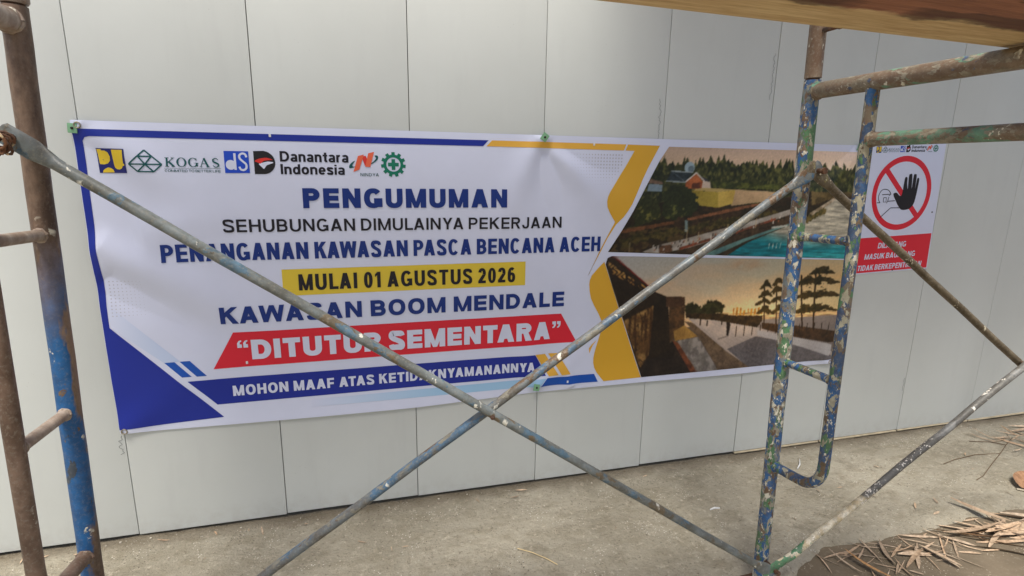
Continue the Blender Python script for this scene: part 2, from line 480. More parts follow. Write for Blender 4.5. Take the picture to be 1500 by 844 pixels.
# ------------------------------------------------------------------ scaffold frames
def bead(bm, y, z, r, rad=.0030):
    """lumpy weld bead round a tube that runs along y"""
    n = 22
    pts = [((r+random.uniform(-.0006, .0010))*math.cos(2*PI*i/n), y+random.uniform(-.0012, .0012), z+(r+random.uniform(-.0006, .0010))*math.sin(2*PI*i/n)) for i in range(n)]
    add_tube(bm, pts+[pts[0]], [rad*random.uniform(.7, 1.35) for _ in range(n)]+[rad], 8, cap=False)
def welded(name, pts, r, mat, parent, seg, beads):
    bm = bmesh.new()
    add_tube(bm, pts, r, seg)
    for y, z in beads: bead(bm, y, z, r)
    return build(name, bm, mat, parent)
def make_frame(label, group, mats, loc, lean, foot, cat='scaffold frame', collar=False):
    """welded walk-through frame: local z up, far leg at y=0, near leg at y=-1.22"""
    root = empty('scaffold_section', loc, (0, lean, 0))
    tag(root, label, cat, group)
    W = -1.22
    top = 1.566
    for y, mm in ((0, mats['leg']), (W, mats['leg'])):
        bm = bmesh.new()
        add_tube(bm, seg_pts((0, y, foot), (0, y, top), 24, .0006), .0208, 22)
        if collar:
            add_tube(bm, [(0, y, foot-.001), (0, y, foot+.003), (0, y, foot+.022), (0, y, foot+.026)], [.0208, .0232, .0232, .0208], 22)
        build('leg', bm, mm, root)
        bm = bmesh.new()
        add_tube(bm, [(0, y, top-.02), (0, y, top+.022)], .0168, 16)
        build('joint_spigot', bm, M['pin'], root)
    welded('top_beam', seg_pts((0, -.012, 1.538), (0, W+.012, 1.538), 16, 0), .0206, mats['beam'], root, 20, [(-.0225, 1.538), (W+.0225, 1.538)])
    for s in (0, 1):
        yy = (lambda v: v if s == 0 else W - v)
        arc = [(0, yy(-.188), 1.528 - i*(1.528-.545)/14) for i in range(15)]
        R = .085
        for i in range(1, 9):
            a = i/8*PI/2*.93
            arc.append((0, yy(-.188 + R*(1-math.cos(a))), .545 - R*math.sin(a)))
        arc += [(0, yy(-.05), .452), (0, yy(-.012), .447)]
        welded('inner_post', arc, .0148, mats['inner'], root, 16, [(yy(-.0225), .448)])
        for z in (1.158, .788):
            welded('rung', seg_pts((0, yy(-.012), z-.003), (0, yy(-.182), z+.005), 4), .0112, mats['rung'], root, 14, [(yy(-.0215), z-.003), (yy(-.1725), z+.005)])
        for z in (1.334, .113):
            bm = bmesh.new()
            sgn = -1 if s == 0 else 1
            y0 = 0 if s == 0 else W
            add_tube(bm, [(0, y0+sgn*.015, z), (0, y0+sgn*.066, z), (0, y0+sgn*.074, z+.001)], .0062, 12)
            add_tube(bm, [(0, y0+sgn*.068, z), (0, y0+sgn*.078, z)], .0085, 10)
            build('lock_pin', bm, M['pin'], root)
    welded('middle_bar', seg_pts((0, -.195, 1.408), (0, W+.195, 1.408), 10), .0160, mats['bar'], root, 16, [(-.2035, 1.408), (W+.2035, 1.408)])
    if foot < .05:
        for y in (0, W):
            bm = bmesh.new()
            add_box(bm, -.06, .06, y-.06, y+.06, foot-.004, foot+.003, .001)
            build('base_plate', bm, M['pin'], root)
    return root
right_m = dict(leg=M['multi_leg'], beam=M['multi_beam'], inner=M['multi_inner'], rung=M['multi_inner'], bar=M['multi_beam'])
left_m = dict(leg=M['rust_blue'], beam=M['rust_pale'], inner=M['rust'], rung=M['rust_pale'], bar=M['rust'])
up_m = {k: M['multi_upper'] for k in left_m}
upl_m = dict(leg=M['rust_pale'], beam=M['rust'], inner=M['rust'], rung=M['rust'], bar=M['rust'])
GF = 'scaffold frames along the fence'
XL, XR, XN, YF = .199, 2.028, 3.86, -.76
LEAN = .0258
fl = make_frame('rusty brown frame with one leg still blue low down, left of the banner', GF, left_m, (XL, YF, .033), LEAN, -.036)
fr = make_frame('frame in flaking blue, green and cream paint standing in front of the pictures', GF, right_m, (XR, YF, 0), -LEAN, -.003)
ful = make_frame('brown frame stacked on top of the rusty left frame', GF, upl_m, (XL+LEAN*1.60, YF, .033+1.5705), LEAN, 0.0, collar=True)
fur = make_frame('brown speckled frame stacked above the flaking multicoloured one', GF, up_m, (XR-LEAN*1.5705, YF, 1.5705), -LEAN, 0.0)
fn = make_frame('frame in flaking blue and cream paint at the far end of the right-hand bay', GF, right_m, (XN, YF, 0), -LEAN, -.003)
fun = make_frame('unseen brown speckled frame added to carry the shading deck at the far end of the right-hand bay', GF, up_m, (XN-LEAN*1.5705, YF, 1.5705), -LEAN, 0.0)  # out of view, added to hold up the shading deck
for f in (ful, fur, fun):
    for c in list(f.children):
        if c.name.startswith('base_plate'):
            bpy.data.objects.remove(c)

# ------------------------------------------------------------------ cross braces
def brace_bar(root, a, b, dy, mat, wob=.0):
    """flattened-end tube from pin a to pin b (world), stored relative to the brace's pivot"""
    o = Vector(root.location)
    a = Vector(a); b = Vector(b); d = (b-a).normalized(); Ln = (b-a).length
    r = .0112
    st = [(-.024, (.0026, .012)), (-.019, (.0028, .0190)), (.034, (.0028, .0195)), (.052, (.0055, .0160)), (.075, (.0105, .0118)), (.09, (r, r))]
    pts, rr = [], []
    def put(t, rad, dd):
        p = a + d*t; pts.append(p - o + Vector((0, dd, 0))); rr.append(rad)
    for t, rad in st: put(t, rad, dy*.35 + (dy*.65)*max(0, min(1, (t-.02)/.07)))
    n = 26
    for i in range(1, n): put(.09 + (Ln-.18)*i/n, (r, r), dy + .0015*math.sin(i*1.3)*wob)
    for t, rad in reversed(st): put(Ln-t, rad, dy*.35 + (dy*.65)*max(0, min(1, (t-.02)/.07)))
    bm = bmesh.new()
    add_tube(bm, pts, rr, 18)
    return build('brace_tube', bm, mat, root)
def rivet(root):
    bm = bmesh.new()
    add_tube(bm, [(0, -.030, 0), (0, -.026, 0), (0, .026, 0), (0, .030, 0)], [.003, .006, .006, .003], 12)
    build('rivet', bm, M['pin'], root)
YB = -.815
pLt, pLb = (.233, YB, 1.366), (.222, YB, .146)
pRt, pRb = (1.984, YB, 1.334), (2.006, YB, .113)
pNt, pNb = (3.83, YB, 1.334), (3.85, YB, .113)
def mid(a, b): return tuple((a[i]+b[i])/2 for i in range(3))
b1 = empty('cross_brace', mid(mid(pLt, pRb), mid(pRt, pLb)))
tag(b1, 'crossed pair of blue grey steel tubes spanning the banner between the two frames', 'cross brace', 'cross braces of the scaffold')
brace_bar(b1, pLt, pRb, -.0118, M['brace_grey'], 1)
brace_bar(b1, pRt, pLb, .0118, M['brace_blue'], 1)
rivet(b1)
b2 = empty('cross_brace', mid(mid(pRt, pNb), mid(pNt, pRb)))
tag(b2, 'crossed olive and cream-ended tubes running off to the right past the warning sign', 'cross brace', 'cross braces of the scaffold')
brace_bar(b2, pRt, pNb, .0118, M['brace_olive'], 1)
brace_bar(b2, pRb, pNt, -.0118, M['brace_cream'], 1)
rivet(b2)
# twisted tie wire wound round the left upper pin
bm = bmesh.new()
pts = []
for i in range(90):
    a = i*.55
    pts.append((.231 + .011*math.cos(a) + .004*math.sin(i*.9), -.838 - .00030*i + .004*math.sin(i*.37), 1.358 + .014*math.sin(a) - .006*math.sin(i*.21)))
add_tube(bm, pts, .0024, 8)
add_tube(bm, [(.232, -.842, 1.350), (.226, -.860, 1.334), (.222, -.874, 1.338), (.224, -.885, 1.326), (.231, -.876, 1.318)], .0026, 8)
tw = build('tie_wire', bm, M['wire'])
tag(tw, 'rusty tie wire wound round the pin of the rusty left frame', 'wire')

# ------------------------------------------------------------------ planks
def plank(label, x0, x1, yc0, slope, w, z, th, ends=0.0):
    root_len = x1-x0
    bm = bmesh.new()
    n = 60
    rings = []
    for i in range(n+1):
        x = -root_len/2 + root_len*i/n
        wob = .006*(float(fbm(x*3+z, 4.2, 3))-.45)
        wob2 = .006*(float(fbm(x*3+9, z, 3))-.45)
        ring = []
        for (y, zz) in ((w/2+wob, .006), (w/2+wob, th-.006), (w/2-.006+wob, th), (-w/2+.006+wob2, th), (-w/2+wob2, th-.006), (-w/2+wob2, .006), (-w/2+.006+wob2, 0), (w/2-.004+wob, 0)):
            ring.append(bm.verts.new((x, y, zz)))
        rings.append(ring)
    for i in range(n):
        for k in range(8):
            bm.faces.new((rings[i][k], rings[i+1][k], rings[i+1][(k+1) % 8], rings[i][(k+1) % 8]))
    bm.faces.new(rings[0]); bm.faces.new(list(reversed(rings[-1])))
    bmesh.ops.recalc_face_normals(bm, faces=bm.faces)
    o = build('scaffold_plank', bm, M['wood'])
    o.location = ((x0+x1)/2, yc0, z)
    o.rotation_euler = (0, 0, math.atan(slope))
    return o
pw = .30
xc = 1.12
p1 = plank('', -.25, 2.49, -1.243 - .0395*(1.135-xc) - pw/2, .0395, pw, 1.5615, .042)
tag(p1, 'thick rough-sawn timber plank resting across the tops of the two lower frames', 'plank')
# unseen upper deck added to shade the fence: banner bay, then right-hand bay
ZU = 1.5705+1.566-.006
deck = [(-.42, 2.12, -.80, 'unseen plank added above the banner to shade it, nearest the fence'), (-.42, 2.12, -1.05, 'middle unseen plank added above the banner to shade it'),
        (-.42, 2.12, -1.30, 'unseen plank added above the banner to shade it, farthest from the fence')]
for x0, x1, yy, lab in deck:
    tag(plank('', x0, x1, yy, 0, .24, ZU, .04), lab, 'plank', 'unseen planks added to shade the banner')
for yy, lab in ((-.70, 'unseen bearer plank under the added shading boards, on the fence side'), (-1.20, 'unseen bearer plank under the added shading boards, on the near side')):  # unseen bearers, added to carry the shading boards
    tag(plank('', 1.45, 4.3, yy, 0, .20, ZU+.042, .04), lab, 'plank', 'unseen bearer planks under the added shading boards')
cross0 = None
for i in range(11):  # unseen cross boards, added to darken the right part of the fence
    o = plank('', -.60, .60, -1.0, 0, .24, ZU+.084, .03) if cross0 is None else cross0.copy()
    if cross0 is None: cross0 = o
    else: COL.objects.link(o)
    o.location = (1.74+.252*i, -.80, ZU+.084)
    o.rotation_euler = (0, 0, PI/2)
    tag(o, 'unseen board added crosswise on the bearer planks to shade the fence', 'plank', 'unseen cross boards added to shade the fence')

# ------------------------------------------------------------------ banner: surface and print helpers
DATA = {
    'pu_p': [(0.042,1.364),(0.054,1.364),(0.055,1.36),(0.065,1.36),(0.073,1.355),(0.077,1.342),(0.075,1.33),(0.067,1.321),(0.056,1.318),(0.045,1.319)],
    'pu_u': [(0.085,1.363),(0.115,1.363),(0.112,1.322),(0.115,1.319),(0.114,1.315),(0.11,1.314),(0.106,1.307),(0.099,1.303),(0.091,1.304),(0.086,1.309),(0.085,1.319)],
    'pu_h': [(0.05,1.293),(0.052,1.3),(0.058,1.305),(0.066,1.309),(0.074,1.307),(0.08,1.302),(0.082,1.294)],
    'ds_bowl': [(0.419,1.334),(0.402,1.322),(0.417,1.308),(0.429,1.323)],
    'ds': [(0.43,1.36),(0.44,1.36),(0.436,1.307),(0.428,1.307)],
    's_path': [(0.465,1.348),(0.461,1.358),(0.452,1.358),(0.444,1.35),(0.447,1.34),(0.458,1.332),(0.463,1.322),(0.457,1.309),(0.448,1.309),(0.443,1.319)],
    'd_red': [(0.491,1.336),(0.505,1.344),(0.528,1.347),(0.546,1.341),(0.536,1.34),(0.519,1.337),(0.508,1.328),(0.499,1.332)],
    'd_white': [(0.503,1.327),(0.514,1.331),(0.532,1.335),(0.548,1.332),(0.535,1.326),(0.526,1.322),(0.518,1.311),(0.512,1.316)],
    'n_l': [(0.804,1.305),(0.824,1.313),(0.841,1.364),(0.821,1.359)],
    'n_r': [(0.844,1.323),(0.861,1.322),(0.876,1.374),(0.856,1.369)],
    'n_d': [(0.833,1.358),(0.847,1.36),(0.862,1.323),(0.843,1.327)],
    'n_arcl': [(0.811,1.343),(0.799,1.336),(0.791,1.326),(0.791,1.318),(0.799,1.318),(0.813,1.323),(0.803,1.323),(0.802,1.329)],
    'n_arcr': [(0.877,1.361),(0.885,1.362),(0.889,1.357),(0.886,1.347),(0.871,1.335),(0.852,1.328),(0.871,1.34),(0.881,1.351),(0.88,1.356)],
    'sw1': [(1.875,1.4),(1.857,1.368),(1.839,1.336),(1.815,1.3),(1.797,1.27),(1.782,1.249),(1.77,1.227),(1.765,1.209),(1.765,1.197),(1.769,1.179),(1.777,1.161),(1.79,1.141),(1.806,1.12),(1.826,1.129),(1.842,1.142),(1.858,1.16),(1.876,1.191),(1.899,1.243),(1.917,1.289),(1.941,1.334),(1.959,1.374),(1.985,1.422),(1.817,1.42),(1.81,1.403)],
    'p1_treeline': [(1.923,1.35),(1.984,1.364),(2.039,1.359),(2.095,1.354),(2.167,1.354),(2.199,1.364),(2.231,1.37),(2.28,1.372),(2.331,1.364),(2.39,1.366),(2.451,1.359),(2.504,1.354),(2.591,1.361),(2.647,1.349),(2.721,1.341),(2.812,1.35),(2.867,1.362),(2.907,1.351),(2.954,1.353),(3.004,1.349),(3.021,1.26),(2.671,1.251),(2.242,1.263),(1.93,1.254)],
    'p1_grass': [(2.232,1.283),(2.462,1.276),(2.677,1.27),(2.68,1.251),(2.243,1.259)],
    'p1_land': [(2.328,1.253),(2.591,1.242),(2.525,1.204),(2.336,1.184)],
    'p1_roof': [(2.023,1.284),(2.044,1.324),(2.142,1.321),(2.111,1.281)],
    'p1_roofline': [(2.044,1.324),(2.142,1.321)],
    'p1_gable': [(2.11,1.281),(2.159,1.315),(2.192,1.284),(2.187,1.254),(2.114,1.254)],
    'p1_gable_edge': [(2.111,1.282),(2.159,1.319),(2.199,1.286)],
    'p1_roof2': [(2.172,1.306),(2.206,1.298),(2.225,1.283),(2.199,1.286)],
    'p1_annex': [(2.186,1.286),(2.225,1.286),(2.233,1.256),(2.19,1.256)],
    'p1_dome': [(2.126,1.339),(2.148,1.34)],
    'p1_lb': [(1.945,1.272),(2.006,1.27),(2.006,1.241),(1.939,1.243)],
    'p1_lbroof': [(1.947,1.294),(2.006,1.281),(2.009,1.272),(1.941,1.274)],
    'p1_yfront': [(2.136,1.249),(2.268,1.241),(2.274,1.176),(2.172,1.187)],
    'p1_yside': [(2.268,1.241),(2.352,1.251),(2.342,1.193),(2.274,1.176)],
    'p1_ytop': [(2.135,1.25),(2.202,1.259),(2.353,1.252),(2.268,1.241)],
    'p1_dark': [(1.748,1.131),(1.882,1.171),(2.013,1.199),(2.184,1.185),(2.342,1.169),(2.525,1.204),(2.737,1.244),(3.025,1.237),(3.039,1.167),(2.735,1.137),(2.32,1.021),(2.206,0.971),(1.756,0.983)],
    'p1_treea': [(1.941,1.234),(1.997,1.199),(2.011,1.135),(1.941,1.115),(1.879,1.101),(1.889,1.185)],
    'p1_treeb': [(2.009,1.248),(2.079,1.266),(2.154,1.242),(2.18,1.185),(2.155,1.149),(2.075,1.128),(2.015,1.135)],
    'p1_wall1': [(1.83,1.088),(2.068,1.123),(2.071,1.11),(1.833,1.074)],
    'p1_wall2': [(2.13,1.134),(2.32,1.17),(2.525,1.204),(2.53,1.196),(2.322,1.156),(2.133,1.123)],
    'p1_prom': [(1.93,0.995),(2.012,1.026),(2.132,1.049),(2.312,1.09),(2.482,1.128),(2.656,1.172),(2.668,1.151),(2.485,1.101),(2.367,1.065),(2.152,1.01),(2.023,0.989)],
    'p1_kerb': [(2.102,1.011),(2.232,1.045),(2.366,1.074),(2.571,1.131),(2.572,1.122),(2.367,1.064),(2.234,1.034),(2.103,1.0)],
    'p1_quay': [(2.068,0.986),(2.152,1.01),(2.368,1.061),(2.652,1.139),(2.657,1.107),(2.405,1.042),(2.206,0.976)],
    'p1_quay2': [(2.206,0.975),(2.405,1.041),(2.656,1.109),(2.657,1.102),(2.424,1.031),(2.274,0.971)],
    'p1_water': [(2.327,0.965),(2.433,1.025),(2.657,1.101),(2.692,1.114),(2.753,1.141),(2.879,1.212),(3.03,1.212),(3.084,0.932),(2.597,0.945)],
    'p1_prom2': [(2.742,1.152),(2.863,1.22),(2.879,1.212),(2.754,1.139)],
    'p1_farshore': [(2.737,1.245),(3.024,1.243),(3.027,1.225),(2.873,1.221),(2.747,1.183)],
    'p1_hut': [(2.008,1.019),(2.068,1.025),(2.073,0.996),(2.013,0.99)],
    'p1_jetty': [(2.554,1.093),(2.634,1.101),(2.637,1.092),(2.556,1.084)],
    'p1_sign': [(2.12,1.126),(2.134,1.124),(2.138,1.075),(2.124,1.078)],
    'p2_wallp': [(1.756,0.997),(1.803,0.984),(2.008,0.825),(2.064,0.802),(2.095,0.558),(1.995,0.518),(1.965,0.472),(1.848,0.752)],
    'p2_edge': [(1.8,0.985),(1.811,0.984),(2.011,0.825),(2.001,0.826)],
    'p2_let1': [(1.786,0.96),(1.865,0.908),(1.866,0.877),(1.792,0.915)],
    'p2_let2': [(1.877,0.898),(1.92,0.872),(1.922,0.849),(1.88,0.871)],
    'p2_let3': [(1.927,0.871),(1.974,0.843),(2.005,0.821),(1.972,0.827),(1.928,0.847)],
    'p2_grassp': [(1.867,0.706),(2.005,0.767),(2.003,0.549),(1.964,0.488)],
    'p2_col': [(2.006,0.808),(2.068,0.802),(2.104,0.557),(2.003,0.533)],
    'p2_beam': [(2.06,0.802),(2.15,0.798),(2.154,0.754),(2.063,0.759)],
    'p2_shed': [(2.078,0.758),(2.154,0.754),(2.167,0.612),(2.114,0.611),(2.092,0.59)],
    'p2_yel': [(2.11,0.644),(2.162,0.669),(2.237,0.612),(2.124,0.599)],
    'p2_gdark': [(1.957,0.473),(1.994,0.534),(2.115,0.6),(2.234,0.448),(1.977,0.431)],
    'p2_kerb': [(2.108,0.605),(2.142,0.587),(2.25,0.446),(2.215,0.446)],
    'p2_pave': [(2.134,0.599),(2.237,0.61),(2.36,0.445),(2.243,0.447)],
    'p2_path': [(2.16,0.687),(2.202,0.678),(2.386,0.536),(2.527,0.442),(2.355,0.444),(2.244,0.612)],
    'p2_plaza': [(2.175,0.699),(2.307,0.684),(2.549,0.633),(2.981,0.492),(3.033,0.431),(2.517,0.442),(2.377,0.537),(2.202,0.678)],
    'p2_shade': [(2.394,0.542),(2.54,0.593),(2.672,0.562),(2.986,0.466),(3.011,0.437),(2.517,0.444)],
    'p2_far1': [(2.156,0.759),(2.193,0.769),(2.23,0.751),(2.252,0.707),(2.161,0.708)],
    'p2_far2': [(2.231,0.739),(2.27,0.775),(2.314,0.776),(2.351,0.749),(2.348,0.713),(2.242,0.711)],
    'p2_hedge': [(2.164,0.723),(2.339,0.711),(2.408,0.698),(2.56,0.689),(2.563,0.663),(2.539,0.633),(2.38,0.667),(2.166,0.702)],
    'p2_sea': [(2.329,0.718),(3.049,0.686),(3.071,0.565),(2.565,0.648),(2.405,0.682)],
    'p2_rail': [(2.564,0.656),(2.759,0.63),(3.006,0.585),(3.015,0.532),(2.964,0.532),(2.747,0.578),(2.568,0.627)],
    'p2_planter': [(2.542,0.623),(2.747,0.576),(2.96,0.527),(2.98,0.52),(2.983,0.482),(2.97,0.465),(2.753,0.539),(2.55,0.595)],
    'p2_goldl': [(2.4,0.737),(2.47,0.739),(2.476,0.696),(2.405,0.7)],
    'p2_goldr': [(2.478,0.736),(2.554,0.735),(2.559,0.696),(2.483,0.695)],
    'p2_person': [(2.375,0.668),(2.39,0.67),(2.397,0.657),(2.392,0.605),(2.382,0.607)],
    'p2_t1': [(2.575,0.656),(2.55,0.841)],
    'p2_t2': [(2.641,0.648),(2.614,0.849)],
    'p2_t3': [(2.855,0.609),(2.823,0.897)],
    'p2_t4': [(2.79,0.618),(2.746,0.868)],
    'p2_tiers3': [(2.787,0.882),(2.934,0.877),(2.757,0.839),(2.973,0.826),(2.762,0.768),(2.991,0.771),(2.757,0.702),(2.991,0.695)],
    'p2_tiers1': [(2.528,0.82),(2.597,0.824),(2.527,0.784),(2.602,0.785),(2.513,0.75),(2.598,0.749),(2.527,0.709),(2.613,0.707)],
    'p2_tiers2': [(2.592,0.829),(2.66,0.843),(2.586,0.8),(2.675,0.802),(2.588,0.755),(2.687,0.755),(2.604,0.705),(2.699,0.705)],
    's_hand': [(3.274,1.163),(3.257,1.176),(3.239,1.196),(3.213,1.23),(3.213,1.241),(3.229,1.242),(3.245,1.231),(3.257,1.227),(3.262,1.245),(3.261,1.302),(3.265,1.313),(3.276,1.309),(3.28,1.284),(3.29,1.258),(3.283,1.318),(3.291,1.326),(3.302,1.321),(3.313,1.258),(3.311,1.318),(3.318,1.325),(3.329,1.318),(3.333,1.257),(3.335,1.301),(3.34,1.308),(3.348,1.301),(3.349,1.267),(3.347,1.215),(3.341,1.185),(3.324,1.167),(3.297,1.161)],
    's_head': [(3.14,1.2),(3.129,1.215),(3.127,1.236),(3.139,1.256),(3.16,1.26),(3.181,1.253),(3.195,1.239)],
    's_cap': [(3.145,1.236),(3.197,1.237),(3.186,1.23)],
    's_mouth': [(3.157,1.222),(3.173,1.222),(3.175,1.202),(3.159,1.202)],
    's_arm1': [(3.123,1.2),(3.142,1.2)],
    's_arm2': [(3.182,1.205),(3.226,1.206)],
    's_arm3': [(3.156,1.131),(3.209,1.174),(3.261,1.172)],
    's_jaw': [(3.179,1.196),(3.184,1.206),(3.187,1.224)],
    's_slash': [(3.145,1.333),(3.361,1.127)],
}
def ridge(x, z, p0, p1, w, amp, w1=None):
    (a, b), (c, d) = p0, p1
    L2 = (c-a)**2+(d-b)**2
    t = ((x-a)*(c-a)+(z-b)*(d-b))/L2
    tc = np.clip(t, 0, 1)
    dist2 = (x-a-tc*(c-a))**2+(z-b-tc*(d-b))**2
    ww = w + ((w1 or w)-w)*tc
    fade = np.clip(1.15-tc, 0, 1)*np.clip((t+.12)/.12, 0, 1)
    return 1.55*amp*fade*np.exp(-dist2/(2*ww*ww))
def banner_d(x, z):
    """how far the cloth stands off the boards"""
    x = np.asarray(x, float); z = np.asarray(z, float)
    v = np.clip((z-.41)/1.04, 0, 1)
    d = .004 + .010*np.sin(PI*v)**.8
    d = d + ridge(x, z, (1.50, 1.43), (1.80, 1.14), .022, .013, .05)
    d = d + ridge(x, z, (1.48, 1.43), (1.30, 1.05), .024, .009, .06)
    d = d - ridge(x, z, (1.50, 1.42), (1.58, 1.00), .028, .010, .06)
    d = d - ridge(x, z, (1.53, 1.41), (1.92, 1.30), .02, .006, .05)
    d = d + ridge(x, z, (.005, 1.43), (.30, 1.22), .028, .011, .05)
    d = d - ridge(x, z, (.01, 1.42), (.16, 1.05), .03, .007, .05)
    d = d + ridge(x, z, (.02, 1.06), (.52, .74), .035, .011, .06)
    d = d - ridge(x, z, (.02, .94), (.42, .68), .035, .010, .05)
    d = d + ridge(x, z, (.14, 1.10), (.42, 1.17), .05, .006, .04)
    d = d + ridge(x, z, (2.965, 1.435), (2.72, 1.10), .016, .012, .06)
    d = d - ridge(x, z, (2.955, 1.435), (2.60, 1.30), .018, .007, .06)
    d = d + ridge(x, z, (1.488, .45), (1.42, .68), .02, .008, .05)
    d = d + ridge(x, z, (1.50, .45), (1.70, .60), .02, .008, .05)
    d = d + ridge(x, z, (2.98, .425), (2.70, .62), .02, .007, .05)
    d = d + ridge(x, z, (.005, .42), (.22, .58), .03, .006, .05)
    d = d + ridge(x, z, (1.64, .43), (1.60, .54), .018, .006, .02)
    d = d + .013*np.sin(PI*v)*(fbm(x*2.3+1, z*2.0+3, 3)-.45) + .0045*(fbm(x*7+1, z*5+3, 2)-.4)*np.clip(np.sin(PI*v)*2, 0, 1)
    # lower hem lifts between its fixings
    d = d + .008*np.clip(1-v*9, 0, 1)*np.abs(np.sin(x*2.1))
    return np.maximum(d, .0035)
def banner_n(x, z):
    h = .004
    gx = (banner_d(x+h, z)-banner_d(x-h, z))/(2*h)
    gz = (banner_d(x, z+h)-banner_d(x, z-h))/(2*h)
    n = np.stack([-gx, -np.ones_like(gx), -gz], -1)
    return n/np.linalg.norm(n, axis=-1, keepdims=True)
def on_banner(bm_or_me, off, sub=None):
    """lay a flat (x, 0, z) mesh on the cloth, off metres proud of it, and give it the cloth's normals"""
    me = bm_or_me
    n = len(me.vertices)
    co = np.empty(n*3); me.vertices.foreach_get('co', co); co = co.reshape(-1, 3)
    x, z = co[:, 0].copy(), co[:, 2].copy()
    co[:, 1] = -(banner_d(x, z) + off) + co[:, 1]
    me.vertices.foreach_set('co', co.ravel())
    me.polygons.foreach_set('use_smooth', [True]*len(me.polygons))
    me.update()
    me.normals_split_custom_set_from_vertices(banner_n(x, z).tolist())
def flat_obj(name, bm, mat, parent, off, conform=True, step=.012):
    bm.normal_update()
    for f in bm.faces:
        if f.normal.y > 0: f.normal_flip()
    bmesh.ops.triangulate(bm, faces=bm.faces[:])
    if conform:
        xs_ = [v.co.x for v in bm.verts]; zs_ = [v.co.z for v in bm.verts]
        for ax, lo, hi in ((0, min(xs_), max(xs_)), (2, min(zs_), max(zs_))):
            k = math.ceil(lo/step)
            while k*step < hi:
                p = [0, 0, 0]; p[ax] = k*step + .0003
                nn = [0, 0, 0]; nn[ax] = 1
                bmesh.ops.bisect_plane(bm, geom=bm.verts[:]+bm.edges[:]+bm.faces[:], plane_co=p, plane_no=nn, dist=1e-5)
                k += 1
        bmesh.ops.triangulate(bm, faces=bm.faces[:])
    me = bpy.data.meshes.new(name)
    bm.normal_update()
    bm.to_mesh(me); bm.free()
    me.materials.append(mat)
    if conform: on_banner(me, off)
    else:
        for v in me.vertices: v.co.y -= off
    o = bpy.data.objects.new(name, me)
    return link(o, parent)
def poly(bm, pts, dy=0.0):
    vs = [bm.verts.new((p[0], -dy, p[1])) for p in pts]
    try: return bm.faces.new(vs)
    except ValueError: return None
def strip(bm, path, w, dy=0.0):
    """ribbon along a path; w a number or one per point"""
    n = len(path)
    ww = w if isinstance(w, (list, tuple)) else [w]*n
    L_, R_ = [], []
    for i in range(n):
        a = path[max(0, i-1)]; b = path[min(n-1, i+1)]
        dx, dz = b[0]-a[0], b[1]-a[1]; l = math.hypot(dx, dz) or 1
        nx_, nz_ = -dz/l, dx/l
        L_.append(bm.verts.new((path[i][0]+nx_*ww[i]/2, -dy, path[i][1]+nz_*ww[i]/2)))
        R_.append(bm.verts.new((path[i][0]-nx_*ww[i]/2, -dy, path[i][1]-nz_*ww[i]/2)))
    for i in range(n-1): bm.faces.new((R_[i], R_[i+1], L_[i+1], L_[i]))
def ell(cx, cz, rx, rz, n=28, a0=0, a1=2*PI):
    full = abs(a1-a0-2*PI) < 1e-6
    m = n if full else n+1
    return [(cx+rx*math.cos(a0+(a1-a0)*i/n), cz+rz*math.sin(a0+(a1-a0)*i/n)) for i in range(m)]
def ring(bm, cx, cz, rx, rz, w, wz=None, n=36, dy=0.0):
    a = ell(cx, cz, rx, rz, n); b = ell(cx, cz, rx-w, rz-(wz or w), n)
    va = [bm.verts.new((p[0], -dy, p[1])) for p in a]; vb = [bm.verts.new((p[0], -dy, p[1])) for p in b]
    for i in range(n): bm.faces.new((va[i], va[(i+1) % n], vb[(i+1) % n], vb[i]))
def smooth_path(pts, k=6, closed=False):
    out = []
    n = len(pts)
    rng_ = range(n if closed else n-1)
    for i in rng_:
        P = [pts[(i+j) % n] if closed else pts[min(max(i+j, 0), n-1)] for j in (-1, 0, 1, 2)]
        for s in range(k):
            t = s/k
            out.append(tuple(.5*((2*P[1][c]) + (-P[0][c]+P[2][c])*t + (2*P[0][c]-5*P[1][c]+4*P[2][c]-P[3][c])*t*t + (-P[0][c]+3*P[1][c]-3*P[2][c]+P[3][c])*t**3) for c in (0, 1)))
    if not closed: out.append(pts[-1])
    return out
# lettering drawn stroke by stroke: stems keep their weight however wide the line is set
def _bowl(x0, x1, z0, z1, w, t, n=14, sq=1.0):
    """D-shaped bowl open to the left, as quads"""
    rz = (z1-z0)/2; zc = (z0+z1)/2
    rx = min((x1-x0)*.62, rz*1.15*sq) ; xc = x1-rx
    o = [(x0, z1), (xc, z1)]; i_ = [(x0, z1-t), (xc, z1-t)]
    for k in range(1, n):
        a = PI/2 - PI*k/n
        o.append((xc+rx*math.cos(a), zc+rz*math.sin(a))); i_.append((xc+(rx-w)*math.cos(a), zc+(rz-t)*math.sin(a)))
    o += [(xc, z0), (x0, z0)]; i_ += [(xc, z0+t), (x0, z0+t)]
    return [[o[k], o[k+1], i_[k+1], i_[k]] for k in range(len(o)-1)]
def _arc(cx, cz, rx, rz, w, t, a0, a1, n=26, e=2.25):
    """part of a rounded ring, angles in degrees"""
    def pt(a, rx_, rz_):
        c, s = math.cos(a), math.sin(a)
        return (cx + rx_*math.copysign(abs(c)**(2/e), c), cz + rz_*math.copysign(abs(s)**(2/e), s))
    A = [math.radians(a0+(a1-a0)*k/n) for k in range(n+1)]
    o = [pt(a, rx, rz) for a in A]; i_ = [pt(a, rx-w, rz-t) for a in A]
    return [[o[k], o[k+1], i_[k+1], i_[k]] for k in range(n)]
